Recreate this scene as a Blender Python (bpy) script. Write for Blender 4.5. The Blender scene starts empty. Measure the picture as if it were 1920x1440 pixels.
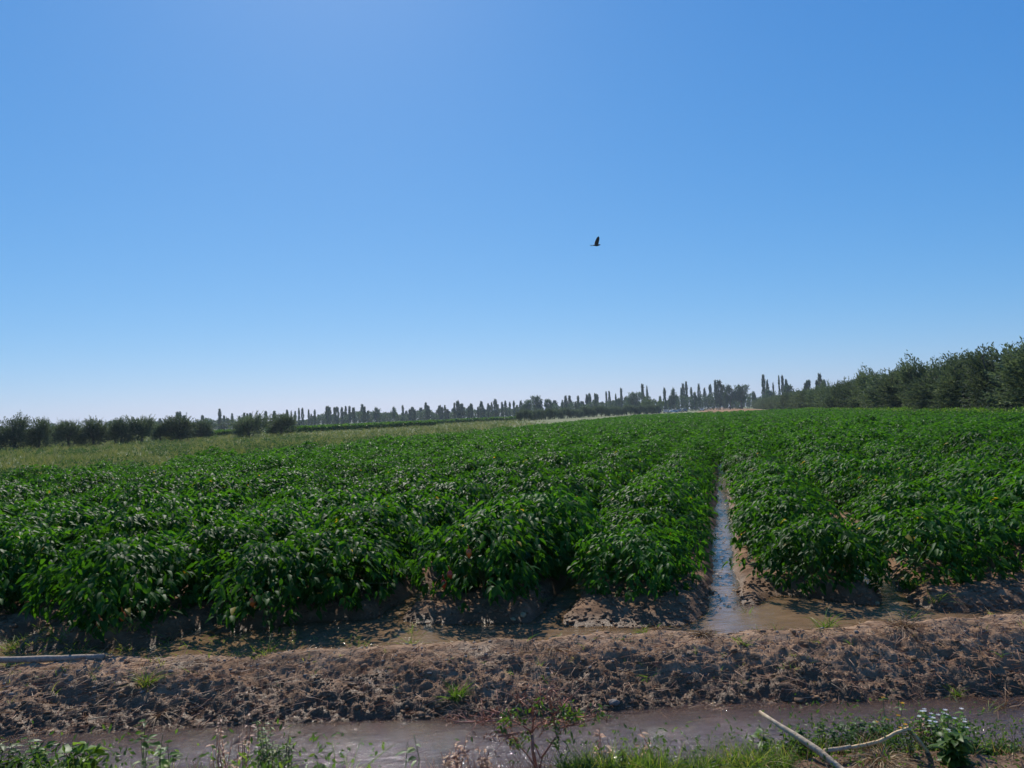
import bpy, math, random
import numpy as np
from mathutils import Vector, Matrix, Quaternion

SC = bpy.context.scene
COL = SC.collection
R = math.radians
rng = np.random.default_rng(7)
random.seed(7)

# ------------------------------------------------------------------ camera
FPX = 1440.0                       # focal length in pixels of the 1920 wide photo
CAMH = 1.70
PITCH, ROLL = R(2.33), R(-2.29)
cam_d = bpy.data.cameras.new('camera')
cam_d.sensor_width = 36.0
cam_d.lens = 36.0 * FPX / 1920.0
cam_d.clip_start = 0.05
cam_d.clip_end = 9000.0
cam = bpy.data.objects.new('camera', cam_d)
COL.objects.link(cam)
CM = Matrix.Rotation(math.pi / 2 + PITCH, 4, 'X') @ Matrix.Rotation(ROLL, 4, 'Z')
CM = Matrix.Translation((0, 0, CAMH)) @ CM
cam.matrix_world = CM
SC.camera = cam

# ------------------------------------------------------------------ world, sun, exposure
SUN_EL, SUN_AZ = R(42.0), R(-13.0)          # azimuth measured from +Y towards +X
S = Vector((math.sin(SUN_AZ) * math.cos(SUN_EL), math.cos(SUN_AZ) * math.cos(SUN_EL), math.sin(SUN_EL)))
W = bpy.data.worlds.new('World')
SC.world = W
W.use_nodes = True
wn = W.node_tree
for n in list(wn.nodes):
    wn.nodes.remove(n)
sky = wn.nodes.new('ShaderNodeTexSky')
sky.sky_type = 'NISHITA'
sky.sun_disc = False
sky.sun_elevation = SUN_EL
sky.sun_rotation = SUN_AZ
sky.altitude = 700.0
sky.air_density = 1.0
sky.dust_density = 0.4
sky.ozone_density = 10.0
bg = wn.nodes.new('ShaderNodeBackground')
bg.inputs['Strength'].default_value = 0.085
wo = wn.nodes.new('ShaderNodeOutputWorld')
SKY_S = 0.085
sep = wn.nodes.new('ShaderNodeSeparateColor'); com = wn.nodes.new('ShaderNodeCombineColor')
wn.links.new(sky.outputs[0], sep.inputs[0])
for ch, (ga, am) in enumerate(((1.18, 1.22), (.74, .90), (.45, .97))):      # deeper blue for the whole sky, as the phone renders it
    pw = wn.nodes.new('ShaderNodeMath'); pw.operation = 'POWER'; pw.inputs[1].default_value = ga
    ml = wn.nodes.new('ShaderNodeMath'); ml.operation = 'MULTIPLY'; ml.inputs[1].default_value = am * SKY_S ** (ga - 1)
    wn.links.new(sep.outputs[ch], pw.inputs[0]); wn.links.new(pw.outputs[0], ml.inputs[0]); wn.links.new(ml.outputs[0], com.inputs[ch])
wn.links.new(com.outputs[0], bg.inputs['Color'])
wn.links.new(bg.outputs[0], wo.inputs['Surface'])

sun_d = bpy.data.lights.new('sun', 'SUN')
sun_d.energy = 5.0
sun_d.angle = R(0.53)
sun_d.color = (1.0, 0.94, 0.83)
sun = bpy.data.objects.new('sun', sun_d)
COL.objects.link(sun)
sun.rotation_euler = S.to_track_quat('Z', 'Y').to_euler()
sun.location = (0, 0, 60)
SC.view_settings.view_transform = 'Standard'
SC.view_settings.look = 'None'
SC.view_settings.exposure = 0.0
SC.view_settings.gamma = 1.0
SC.view_settings.use_curve_mapping = False
SC.cycles.max_bounces = 8
SC.cycles.transparent_max_bounces = 8

# ------------------------------------------------------------------ helpers
def ray(px, py):
    d = Vector(((px - 960.0) / FPX, (720.0 - py) / FPX, -1.0))
    return (CM.to_3x3() @ d).normalized()

def atz(px, py, z):
    d = ray(px, py)
    t = (z - CAMH) / d.z
    return Vector((d.x * t, d.y * t, z))

def aty(px, py, Y):
    d = ray(px, py)
    t = Y / d.y
    return Vector((d.x * t, Y, CAMH + d.z * t))

RA = R(15.2)
RS, RC = math.sin(RA), math.cos(RA)
def row_pt(p, s):          # p: offset across the crop rows, s: distance along them
    return (p * RC + s * RS, -p * RS + s * RC)
def to_ps(x, y):
    return x * RC - y * RS, x * RS + y * RC

def tag(o, label=None, cat=None, group=None, kind=None):
    if label: o['label'] = label
    if cat: o['category'] = cat
    if group: o['group'] = group
    if kind: o['kind'] = kind
    return o

def empty(name, loc, rz=0.0, sc=1.0):
    o = bpy.data.objects.new(name, None)
    o.empty_display_size = 0.1
    COL.objects.link(o)
    o.location = loc
    o.rotation_euler = (0, 0, rz)
    o.scale = (sc, sc, sc) if not hasattr(sc, '__len__') else sc
    return o

class MB:
    """collects vertices, tris, quads and a per-vertex tone"""
    def __init__(s):
        s.v, s.t, s.q, s.a, s.n = [], [], [], [], 0
    def add(s, V, T=None, Q=None, tone=None):
        V = np.asarray(V, dtype=np.float32).reshape(-1, 3)
        if T is not None and len(T): s.t.append(np.asarray(T, dtype=np.int32) + s.n)
        if Q is not None and len(Q): s.q.append(np.asarray(Q, dtype=np.int32) + s.n)
        if tone is None: tone = np.zeros(len(V))
        tone = np.broadcast_to(np.asarray(tone, dtype=np.float32), (len(V),))
        s.v.append(V); s.a.append(tone); s.n += len(V)
        return s
    def arrays(s):
        V = np.concatenate(s.v) if s.v else np.zeros((0, 3), np.float32)
        T = np.concatenate(s.t) if s.t else np.zeros((0, 3), np.int32)
        Q = np.concatenate(s.q) if s.q else np.zeros((0, 4), np.int32)
        return V, T, Q, np.concatenate(s.a)
    def mesh(s, name, mat, smooth=False):
        V, T, Q, A = s.arrays()
        return make_mesh(name, V, T, Q, mat, {'tone': A}, smooth)

def make_mesh(name, V, T, Q, mat, attrs=None, smooth=False):
    me = bpy.data.meshes.new(name)
    nl = len(T) * 3 + len(Q) * 4
    me.vertices.add(len(V)); me.loops.add(nl); me.polygons.add(len(T) + len(Q))
    me.vertices.foreach_set('co', np.ascontiguousarray(V, dtype=np.float32).ravel())
    me.loops.foreach_set('vertex_index', np.concatenate([T.ravel(), Q.ravel()]).astype(np.int32))
    st = np.concatenate([np.arange(len(T)) * 3, len(T) * 3 + np.arange(len(Q)) * 4]).astype(np.int32)
    me.polygons.foreach_set('loop_start', st)
    me.polygons.foreach_set('use_smooth', np.full(len(st), smooth))
    for k, a in (attrs or {}).items():
        at = me.attributes.new(k, 'FLOAT', 'POINT')
        at.data.foreach_set('value', np.ascontiguousarray(a, dtype=np.float32))
    me.update(calc_edges=True)
    me.validate()
    if mat: me.materials.append(mat)
    return me

def obj(name, me, parent=None, loc=(0, 0, 0)):
    o = bpy.data.objects.new(name, me)
    COL.objects.link(o)
    o.location = loc
    if parent: o.parent = parent
    return o

def unit(a):
    return a / np.maximum(np.linalg.norm(a, axis=-1, keepdims=True), 1e-9)

def leaves_long(mb, P, D, N, L, Wd, droop=0.35, fold=0.25, tone=None):
    """folded, drooping leaves of eight vertices"""
    n = len(P)
    D = unit(D); N = unit(N - (N * D).sum(1, keepdims=True) * D); Sd = np.cross(D, N)
    L = np.broadcast_to(L, (n,))[:, None]; Wd = np.broadcast_to(Wd, (n,))[:, None]
    dz = np.array([[0, 0, -1.0]])
    def sp(t): return P + D * L * t + dz * L * droop * t * t
    s1, s2, tp = sp(.33), sp(.7), sp(1.0)
    V = np.stack([P, s1 - Sd * Wd * .5 + N * Wd * fold, s1, s1 + Sd * Wd * .5 + N * Wd * fold,
                  s2 - Sd * Wd * .36 + N * Wd * fold * .7, s2, s2 + Sd * Wd * .36 + N * Wd * fold * .7, tp], axis=1)
    T = np.array([[0, 1, 2], [0, 2, 3], [4, 7, 5], [5, 7, 6]])
    Q = np.array([[1, 4, 5, 2], [2, 5, 6, 3]])
    off = (np.arange(n) * 8)[:, None, None]
    if tone is None: tone = rng.random(n)
    mb.add(V.reshape(-1, 3), (T[None] + off).reshape(-1, 3), (Q[None] + off).reshape(-1, 4), np.repeat(tone, 8))

def leaves_quad(mb, P, D, N, L, Wd, fold=0.2, tone=None):
    n = len(P)
    D = unit(D); N = unit(N - (N * D).sum(1, keepdims=True) * D); Sd = np.cross(D, N)
    L = np.broadcast_to(L, (n,))[:, None]; Wd = np.broadcast_to(Wd, (n,))[:, None]
    m = P + D * L * .45
    V = np.stack([P, m - Sd * Wd * .5 + N * Wd * fold, P + D * L, m + Sd * Wd * .5 + N * Wd * fold], axis=1)
    off = (np.arange(n) * 4)[:, None]
    if tone is None: tone = rng.random(n)
    mb.add(V.reshape(-1, 3), None, np.array([[0, 1, 2, 3]]) + off, np.repeat(tone, 4))

def blades(mb, P, D, L, Wd, bend=0.5, tone=None, seg=3):
    """grass blades: tapering ribbons that bend over"""
    n = len(P)
    D = unit(D)
    Sd = unit(np.cross(D, rng.normal(size=(n, 3))))
    L = np.broadcast_to(L, (n,))[:, None]; Wd = np.broadcast_to(Wd, (n,))[:, None]
    hz = D.copy(); hz[:, 2] = 0; hz = unit(hz + rng.normal(size=(n, 3)) * [.15, .15, 0])
    bend = np.broadcast_to(bend, (n,))[:, None]
    rows = []
    for i in range(seg + 1):
        t = i / seg
        c = P + D * L * t + (hz * .55 + np.array([[0, 0, -.75]])) * L * bend * t * t
        w = Wd * (1 - t) ** .7 * .5 if i < seg else Wd * 0.06
        rows += [c - Sd * w, c + Sd * w]
    V = np.stack(rows, axis=1)
    k = 2 * (seg + 1)
    Q = np.array([[2 * i, 2 * i + 1, 2 * i + 3, 2 * i + 2] for i in range(seg)])
    off = (np.arange(n) * k)[:, None, None]
    if tone is None: tone = rng.random(n)
    mb.add(V.reshape(-1, 3), None, (Q[None] + off).reshape(-1, 4), np.repeat(tone, k))

def tube(mb, pts, rad, n=7, tone=0.5, cap=True):
    pts = [Vector(p) for p in pts]
    rings = []
    for i, p in enumerate(pts):
        a = pts[max(i - 1, 0)]; b = pts[min(i + 1, len(pts) - 1)]
        d = (b - a).normalized()
        u = d.cross(Vector((0.31, 0.2, 0.93))).normalized()
        if u.length < .5: u = d.cross(Vector((1, 0, 0))).normalized()
        w = d.cross(u)
        r = rad[i] if hasattr(rad, '__len__') else rad
        rings.append([p + (u * math.cos(t) + w * math.sin(t)) * r for t in [2 * math.pi * k / n for k in range(n)]])
    V = [v for r_ in rings for v in r_]
    Q = []
    for i in range(len(pts) - 1):
        for k in range(n):
            Q.append([i * n + k, i * n + (k + 1) % n, (i + 1) * n + (k + 1) % n, (i + 1) * n + k])
    T = []
    if cap:
        V.append(pts[0]); V.append(pts[-1])
        a, b = len(V) - 2, len(V) - 1
        m = (len(pts) - 1) * n
        for k in range(n):
            T.append([a, (k + 1) % n, k]); T.append([b, m + k, m + (k + 1) % n])
    mb.add([tuple(v) for v in V], T, Q, tone)

def h2(ix, iy, seed):
    n = (ix.astype(np.int64) * 374761393 + iy.astype(np.int64) * 668265263 + seed * 1442695041) & 0xffffffff
    n = ((n ^ (n >> 13)) * 1274126177) & 0xffffffff
    return ((n ^ (n >> 16)) & 0xffff) / 65535.0
def vnoise(x, y, seed=0):
    x = np.asarray(x, dtype=np.float64); y = np.asarray(y, dtype=np.float64)
    ix = np.floor(x); iy = np.floor(y); fx = x - ix; fy = y - iy
    fx = fx * fx * (3 - 2 * fx); fy = fy * fy * (3 - 2 * fy)
    a = h2(ix, iy, seed); b = h2(ix + 1, iy, seed); c = h2(ix, iy + 1, seed); d = h2(ix + 1, iy + 1, seed)
    return (a + (b - a) * fx) * (1 - fy) + (c + (d - c) * fx) * fy
def fbm(x, y, f, o=4, seed=0, gain=.5):
    r, a, t = 0, 1, 0
    for i in range(o):
        r = r + a * vnoise(x * f + 17.3 * i, y * f - 9.1 * i, seed + i); t += a; a *= gain; f *= 2.03
    return r / t
def sstep(a, b, x):
    t = np.clip((x - a) / (b - a), 0, 1); return t * t * (3 - 2 * t)

# ------------------------------------------------------------------ materials
def new_mat(name):
    m = bpy.data.materials.new(name); m.use_nodes = True
    nt = m.node_tree
    for n in list(nt.nodes): nt.nodes.remove(n)
    out = nt.nodes.new('ShaderNodeOutputMaterial')
    return m, nt, out
def nd(nt, typ, **kw):
    n = nt.nodes.new(typ)
    for k, v in kw.items():
        if k in n.inputs.keys(): n.inputs[k].default_value = v
        else: setattr(n, k, v)
    return n
def ramp(nt, stops, fac):
    r = nt.nodes.new('ShaderNodeValToRGB')
    e = r.color_ramp.elements
    while len(e) < len(stops): e.new(0.5)
    for i, (p, c) in enumerate(stops):
        e[i].position = p; e[i].color = (c[0], c[1], c[2], 1)
    nt.links.new(fac, r.inputs[0])
    return r

def leaf_mat(name, stops, rough=.45, trans=.35, spec=.5, tcol=(1.4, 1.5, .6), vary=.25, trough=None):
    """leaf: glossy front, light shining through; colour from the per-leaf tone"""
    m, nt, out = new_mat(name)
    at = nd(nt, 'ShaderNodeAttribute', attribute_name='tone')
    oi = nt.nodes.new('ShaderNodeObjectInfo')
    rp = ramp(nt, stops, at.outputs['Fac'])
    mp = nd(nt, 'ShaderNodeMapRange'); mp.inputs['To Min'].default_value = 1 - vary; mp.inputs['To Max'].default_value = 1 + vary
    nt.links.new(oi.outputs['Random'], mp.inputs['Value'])
    hs = nt.nodes.new('ShaderNodeHueSaturation')
    nt.links.new(mp.outputs[0], hs.inputs['Value']); nt.links.new(rp.outputs[0], hs.inputs['Color'])
    b = nd(nt, 'ShaderNodeBsdfPrincipled', Roughness=rough)
    b.inputs['Specular IOR Level'].default_value = spec
    nt.links.new(hs.outputs[0], b.inputs['Base Color'])
    t = nt.nodes.new('ShaderNodeBsdfTranslucent')
    mu = nd(nt, 'ShaderNodeMixRGB', blend_type='MULTIPLY'); mu.inputs[0].default_value = 1
    mu.inputs[2].default_value = (*tcol, 1)
    nt.links.new(hs.outputs[0], mu.inputs[1]); nt.links.new(mu.outputs[0], t.inputs['Color'])
    mx = nt.nodes.new('ShaderNodeMixShader'); mx.inputs[0].default_value = trans
    nt.links.new(b.outputs[0], mx.inputs[1]); nt.links.new(t.outputs[0], mx.inputs[2])
    nt.links.new(mx.outputs[0], out.inputs['Surface'])
    return m

M = {}
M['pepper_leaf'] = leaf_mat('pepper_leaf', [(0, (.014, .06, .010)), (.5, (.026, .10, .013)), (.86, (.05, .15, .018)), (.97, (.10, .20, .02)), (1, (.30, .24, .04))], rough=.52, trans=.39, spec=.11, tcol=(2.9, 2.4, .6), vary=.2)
M['olive_leaf'] = leaf_mat('olive_leaf', [(0, (.042, .066, .04)), (.6, (.10, .14, .08)), (1, (.20, .24, .15))], rough=.6, trans=.34, spec=.12, tcol=(1.3, 1.3, .8))
M['poplar_leaf'] = leaf_mat('poplar_leaf', [(0, (.028, .05, .034)), (.6, (.05, .085, .05)), (1, (.08, .12, .06))], rough=.6, trans=.32, spec=.15)
M['tree_leaf'] = leaf_mat('tree_leaf', [(0, (.025, .055, .025)), (.6, (.045, .09, .035)), (1, (.08, .14, .045))], rough=.6, trans=.32, spec=.15)
M['willow_leaf'] = leaf_mat('willow_leaf', [(0, (.06, .10, .025)), (.6, (.10, .16, .035)), (1, (.17, .22, .05))], rough=.5, trans=.35, spec=.3)
M['vine_leaf'] = leaf_mat('vine_leaf', [(0, (.05, .12, .02)), (.6, (.09, .19, .03)), (1, (.14, .24, .04))], rough=.5, trans=.35, spec=.3)
M['weed_leaf'] = leaf_mat('weed_leaf', [(0, (.035, .085, .02)), (.5, (.07, .15, .03)), (.85, (.13, .22, .04)), (1, (.28, .27, .06))], rough=.45, trans=.45, spec=.25, tcol=(1.8, 1.7, .6))
M['grass'] = leaf_mat('grass_blade', [(0, (.05, .10, .02)), (.5, (.10, .18, .035)), (.8, (.17, .24, .05)), (1, (.34, .29, .13))], rough=.45, trans=.45, spec=.25, tcol=(1.8, 1.7, .6))
M['meadow'] = leaf_mat('meadow_grass', [(0, (.075, .125, .04)), (.4, (.135, .18, .06)), (.7, (.24, .235, .10)), (1, (.34, .285, .155))], rough=.7, trans=.3, spec=.12)
M['straw'] = leaf_mat('straw', [(0, (.10, .05, .03)), (.4, (.22, .13, .07)), (.8, (.40, .27, .14)), (1, (.55, .42, .25))], rough=.6, trans=.2, spec=.3, tcol=(1.2, 1.1, .8))
M['red_straw'] = leaf_mat('reddish_twig', [(0, (.13, .055, .035)), (.5, (.27, .13, .075)), (1, (.45, .28, .17))], rough=.6, trans=.1, spec=.3, tcol=(1.1, 1, .8))
M['yellow'] = leaf_mat('yellow_petal', [(0, (.6, .30, .01)), (1, (.75, .45, .02))], rough=.6, trans=.35, spec=.2, tcol=(1.1, 1, .7))
M['white'] = leaf_mat('white_petal', [(0, (.6, .6, .58)), (1, (.8, .8, .8))], rough=.6, trans=.3, spec=.2, tcol=(1, 1, 1))

def wood_mat(name, c1, c2, scale=30, rough=.8, spec=.3):
    m, nt, out = new_mat(name)
    tc = nt.nodes.new('ShaderNodeTexCoord')
    n1 = nd(nt, 'ShaderNodeTexNoise', Scale=scale, Detail=6.0, Roughness=.6)
    nt.links.new(tc.outputs['Object'], n1.inputs['Vector'])
    rp = ramp(nt, [(.3, c1), (.7, c2)], n1.outputs['Fac'])
    b = nd(nt, 'ShaderNodeBsdfPrincipled', Roughness=rough)
    b.inputs['Specular IOR Level'].default_value = spec
    bp = nd(nt, 'ShaderNodeBump', Strength=.5, Distance=.01)
    nt.links.new(n1.outputs['Fac'], bp.inputs['Height']); nt.links.new(bp.outputs[0], b.inputs['Normal'])
    nt.links.new(rp.outputs[0], b.inputs['Base Color']); nt.links.new(b.outputs[0], out.inputs['Surface'])
    return m
M['bark'] = wood_mat('bark', (.06, .05, .04), (.15, .125, .10), 8)
M['green_stem'] = wood_mat('green_stem', (.04, .08, .02), (.09, .14, .04), 30, .5)
M['red_stem'] = wood_mat('red_stem', (.24, .085, .06), (.48, .22, .14), 60, .6)
M['pale_wood'] = wood_mat('pale_wood', (.30, .21, .13), (.60, .47, .31), 45, .7)
M['grey_wood'] = wood_mat('grey_wood', (.20, .15, .11), (.42, .33, .25), 40, .75)
M['straw_stalk'] = wood_mat('straw_stalk', (.46, .30, .14), (.74, .54, .30), 60, .6)
M['mud_lump'] = wood_mat('mud_lump', (.10, .054, .03), (.30, .18, .10), 50, .75, .15)
M['stone'] = wood_mat('pale_clod', (.15, .125, .105), (.27, .235, .20), 40, .85)
def plain(name, c, rough=.5, metal=0.0, spec=.5, c2=None, scale=20):
    return wood_mat(name, c, c2 or tuple(v * 1.25 for v in c), scale, rough, spec)

def ground_mat():
    m, nt, out = new_mat('soil')
    L = nt.links.new
    geo = nt.nodes.new('ShaderNodeNewGeometry')
    wet = nd(nt, 'ShaderNodeAttribute', attribute_name='wet')
    zone = nd(nt, 'ShaderNodeAttribute', attribute_name='grassy')
    org = nd(nt, 'ShaderNodeAttribute', attribute_name='bare')
    dry_a = nd(nt, 'ShaderNodeAttribute', attribute_name='crust')
    def noise(s, det=6.0, ro=.6):
        n = nd(nt, 'ShaderNodeTexNoise', Scale=s, Detail=det, Roughness=ro); L(geo.outputs['Position'], n.inputs['Vector']); return n
    n1 = noise(9); n2 = noise(70); n3 = noise(2.2); nf = noise(.05); nm = noise(.35, 8.0, .7)
    moist = ramp(nt, [(.25, (.10, .052, .028)), (.5, (.20, .112, .06)), (.75, (.33, .20, .115))], n1.outputs['Fac'])
    dry = ramp(nt, [(.25, (.25, .15, .088)), (.55, (.38, .24, .145)), (.8, (.52, .36, .235))], n1.outputs['Fac'])
    dark = ramp(nt, [(.3, (.085, .044, .022)), (.7, (.18, .10, .052))], n2.outputs['Fac'])
    def mix(f, a, b):
        x = nt.nodes.new('ShaderNodeMixRGB'); L(f, x.inputs[0]); L(a, x.inputs[1]); L(b, x.inputs[2]); return x.outputs[0]
    c = mix(dry_a.outputs['Fac'], moist.outputs[0], dry.outputs[0])
    c = mix(wet.outputs['Fac'], c, dark.outputs[0])
    gr = ramp(nt, [(.3, (.07, .10, .04)), (.48, (.15, .17, .07)), (.62, (.24, .22, .11)), (.8, (.33, .28, .15))], nm.outputs['Fac'])
    c = mix(zone.outputs['Fac'], c, gr.outputs[0])
    og = ramp(nt, [(.3, (.21, .11, .04)), (.7, (.31, .175, .07))], nf.outputs['Fac'])
    c = mix(org.outputs['Fac'], c, og.outputs[0])
    b = nt.nodes.new('ShaderNodeBsdfPrincipled')
    L(c, b.inputs['Base Color'])
    mr = nd(nt, 'ShaderNodeMapRange'); mr.inputs['To Min'].default_value = .95; mr.inputs['To Max'].default_value = .42
    L(wet.outputs['Fac'], mr.inputs['Value']); L(mr.outputs[0], b.inputs['Roughness'])
    b.inputs['Specular IOR Level'].default_value = .2
    bp = nd(nt, 'ShaderNodeBump', Strength=.7, Distance=.012); L(n2.outputs['Fac'], bp.inputs['Height'])
    n4 = noise(260, 4.0); bp2 = nd(nt, 'ShaderNodeBump', Strength=.5, Distance=.004); L(n4.outputs['Fac'], bp2.inputs['Height'])
    L(bp.outputs[0], bp2.inputs['Normal']); L(bp2.outputs[0], b.inputs['Normal'])
    L(b.outputs[0], out.inputs['Surface'])
    return m
M['ground'] = ground_mat()

def water_mat(name, body, tmax, wave_s, wave_d):
    """muddy water: opaque with suspended silt where deep, clear where a film"""
    m, nt, out = new_mat(name)
    L = nt.links.new
    geo = nt.nodes.new('ShaderNodeNewGeometry')
    dep = nd(nt, 'ShaderNodeAttribute', attribute_name='depth')
    mp = nt.nodes.new('ShaderNodeMapping'); mp.inputs['Scale'].default_value = (1.0, 1.9, 1.0)
    L(geo.outputs['Position'], mp.inputs['Vector'])
    n = nd(nt, 'ShaderNodeTexNoise', Scale=wave_s, Detail=5.0, Roughness=.6, Distortion=1.2); L(mp.outputs[0], n.inputs['Vector'])
    bp = nd(nt, 'ShaderNodeBump', Strength=1.0, Distance=wave_d); L(n.outputs['Fac'], bp.inputs['Height'])
    b = nd(nt, 'ShaderNodeBsdfPrincipled', Roughness=.06, IOR=1.33)
    n2 = nd(nt, 'ShaderNodeTexNoise', Scale=5.0, Detail=5.0); L(mp.outputs[0], n2.inputs['Vector'])
    rp = ramp(nt, [(.3, tuple(v * .8 for v in body)), (.7, tuple(v * 1.25 for v in body))], n2.outputs['Fac'])
    L(rp.outputs[0], b.inputs['Base Color']); L(bp.outputs[0], b.inputs['Normal'])
    b.inputs['Specular IOR Level'].default_value = 1.0
    g = nd(nt, 'ShaderNodeBsdfGlass', Roughness=.02, IOR=1.33); g.inputs['Color'].default_value = (.95, .86, .72, 1)
    L(bp.outputs[0], g.inputs['Normal'])
    mr = nd(nt, 'ShaderNodeMapRange'); mr.inputs['From Min'].default_value = 0; mr.inputs['From Max'].default_value = tmax
    mr.inputs['To Min'].default_value = .15; mr.inputs['To Max'].default_value = .92
    L(dep.outputs['Fac'], mr.inputs['Value'])
    mx = nt.nodes.new('ShaderNodeMixShader'); L(mr.outputs[0], mx.inputs[0]); L(g.outputs[0], mx.inputs[1]); L(b.outputs[0], mx.inputs[2])
    L(mx.outputs[0], out.inputs['Surface'])
    return m
M['ditch_water'] = water_mat('ditch_water', (.14, .108, .10), .10, 12.0, .024)
M['furrow_water'] = water_mat('furrow_water', (.23, .145, .08), .05, 7.0, .006)

# ------------------------------------------------------------------ terrain
ROWGAP, P0 = 1.4, -0.07
CROP_P0, CROP_P1, CROP_S1 = -16.9, 15.4, 160.0
WZ = -0.15                       # ditch water level, furrow water is at 0
def terrain(x, y):
    x = np.asarray(x, float); y = np.asarray(y, float)
    p, s = x * RC - y * RS, x * RS + y * RC
    near = 1 - sstep(25, 60, y)
    fine = 1 - sstep(9, 16, y)
    # field with ridges
    ph = (p - P0) / ROWGAP
    fr = np.abs(ph - np.round(ph))             # 0 in the furrow, .5 on the ridge
    infield = sstep(CROP_P0 - .2, CROP_P0 + .3, p) * (1 - sstep(CROP_P1 - .3, CROP_P1 + .2, p)) * (1 - sstep(155, 162, s))
    start = 6.30 + .50 * (fbm(x, y, .9, 2, 31) - .5) * 2 + .42 * np.exp(-((x - 2.35) / .55) ** 2) + .22 * np.exp(-((x - 4.6) / .6) ** 2) - .12 * sstep(-1.5, -2.5, x)
    rampy = sstep(start - .10, start + .38, y)
    prof = sstep(.01, .20, fr + .10 * (fbm(x, y, 2.2, 3, 5) - .5))
    field = -.05 + .155 * prof * rampy + .0 * x
    field = field * near + (.03) * (1 - near)
    z = field * infield + .02 * (1 - infield)
    lump = (fbm(x, y, 6, 5, 11, .58) - .5)
    z = z + lump * .075 * fine * (.3 + .7 * sstep(-.03, .08, z))
    z = z + (fbm(x, y, .8, 3, 44) - .5) * .03 * near
    # berm
    wob = (fbm(x, 0 * y, 1.1, 3, 3) - .5) * .16 + (fbm(x, 0 * y, 5, 2, 8) - .5) * .05
    toe = 4.83 + wob * .5
    hgt = .075 + .03 * sstep(-2.5, 0, x) + .03 * (fbm(x, 0 * y, .7, 2, 77) - .5) * 2 + .05 * sstep(2.0, 3.6, x)
    tt = np.clip((y - toe) / .66, 0, 1); f = .6 * tt + .4 * np.sin(tt * np.pi / 2)
    bk = 1 - sstep(5.52 + wob, 5.86 + wob, y)
    base = -.160 - .08 * sstep(0, .55, toe - y)
    berm = base * (1 - f) + hgt * f
    clod = np.abs(fbm(x, y, 9, 4, 21, .6) - .5) * 2
    slope = sstep(toe - .02, toe + .06, y) * (1 - sstep(toe + .42, toe + .75, y))
    gul = fbm(x + y * .8, y, 3.2, 4, 61, .6) - .5
    berm = berm + slope * (.045 * (.35 - clod) + gul * .13 + (fbm(x + y * .9, y * .8, 7.0, 4, 62, .6) - .5) * .038 + (fbm(x * 1.0 + y, y, 24, 3, 64, .6) - .5) * .03) + (1 - slope) * f * (lump * .06 + (fbm(x, y, 2.3, 3, 63) - .5) * .07)
    berm = berm + slope * (vnoise(x * 38, y * 38, 91) - .5) * .018
    z_b = np.where(y < 5.45, berm, berm * bk + (-.06) * (1 - bk))
    blend = sstep(5.58 + wob, 5.90 + wob, y)
    z = np.where(y < 5.45, z_b, z_b * (1 - blend) + z * blend)
    # near bank
    yn = 4.04 + .10 * (fbm(x, 0 * y, 1.3, 3, 15) - .5) * 2 + .05 * sstep(.5, 2.0, x) - .03 * sstep(.2, -1.5, -x)
    yn = yn - .10 * np.exp(-((x + 1.1) / .55) ** 2)
    nb = 1 - sstep(yn - .16, yn + .05, y)
    bank = -.07 + .05 * sstep(3.9, 2.6, -y * -1) * 0 + lump * .06 + (fbm(x, y, 2, 3, 19) - .5) * .05
    z = z * (1 - nb) + bank * nb
    return z

def axis(lo, hi, step, far_lo, far_hi, g):
    a = list(np.arange(lo, hi, step))
    s, v = step, a[-1]
    up = []
    while v < far_hi:
        s *= g; v += s; up.append(v)
    s, v, dn = step, a[0], []
    while far_lo is not None and v > far_lo:
        s *= g; v -= s; dn.append(v)
    return np.array(dn[::-1] + a + up)
gx = axis(-4.6, 4.6, .014, -4200, 4200, 1.022)
gy = axis(3.4, 7.6, .012, -60, 4600, 1.014)
X, Y = np.meshgrid(gx, gy)
Z = terrain(X, Y)
p_, s_ = to_ps(X, Y)
infield = (sstep(CROP_P0 - .6, CROP_P0 + .2, p_) * (1 - sstep(CROP_P1, CROP_P1 + .8, p_)) * (1 - sstep(158, 163, s_)))
lvl = np.where(Y < 5.4, WZ, 0.0)
ab = Z - lvl
wet = 1 - sstep(.0, .075, ab + (fbm(X, Y, 5, 3, 51) - .5) * .05)
wet = np.where(Y < 5.4, 1 - sstep(.015, .17, ab + (fbm(X, Y, 4, 3, 52) - .5) * .10), wet * (Y < 60))
face = sstep(4.8, 4.95, Y) * (1 - sstep(5.35, 5.6, Y))
wet = np.maximum(wet, face * .9 * sstep(.46, .60, fbm(X * 1.0, Y * 1.6, 1.7, 5, 53, .65)))
crust = sstep(.35, .62, fbm(X, Y, 2.4, 4, 71)) * .55 + .1
top = sstep(5.12, 5.5, Y + (fbm(X, Y, 2.2, 4, 4, .65) - .5) * 1.0) * (1 - sstep(5.62, 5.88, Y))
crust = np.maximum(crust * (1 - .85 * sstep(5.8, 6.2, Y)), top * (.45 + .55 * sstep(.36, .60, fbm(X, Y, 2.6, 4, 72, .65))))
crust = np.where(Y < 4.3, .35 * sstep(.3, .7, fbm(X, Y, 2, 3, 73)), crust)
grassy = (1 - infield) * sstep(7.5, 9, Y)
bare = sstep(160, 164, s_) * sstep(-9, -5, p_ + (s_ - 160) * .015) * (1 - sstep(14, 17, p_)) * (Y > 60) + 0 * X
bare = np.clip(bare, 0, 1)
ny, nx = X.shape
idx = np.arange(ny * nx).reshape(ny, nx)
Q = np.stack([idx[:-1, :-1], idx[:-1, 1:], idx[1:, 1:], idx[1:, :-1]], axis=-1).reshape(-1, 4)
V = np.stack([X, Y, Z], axis=-1).reshape(-1, 3)
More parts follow.
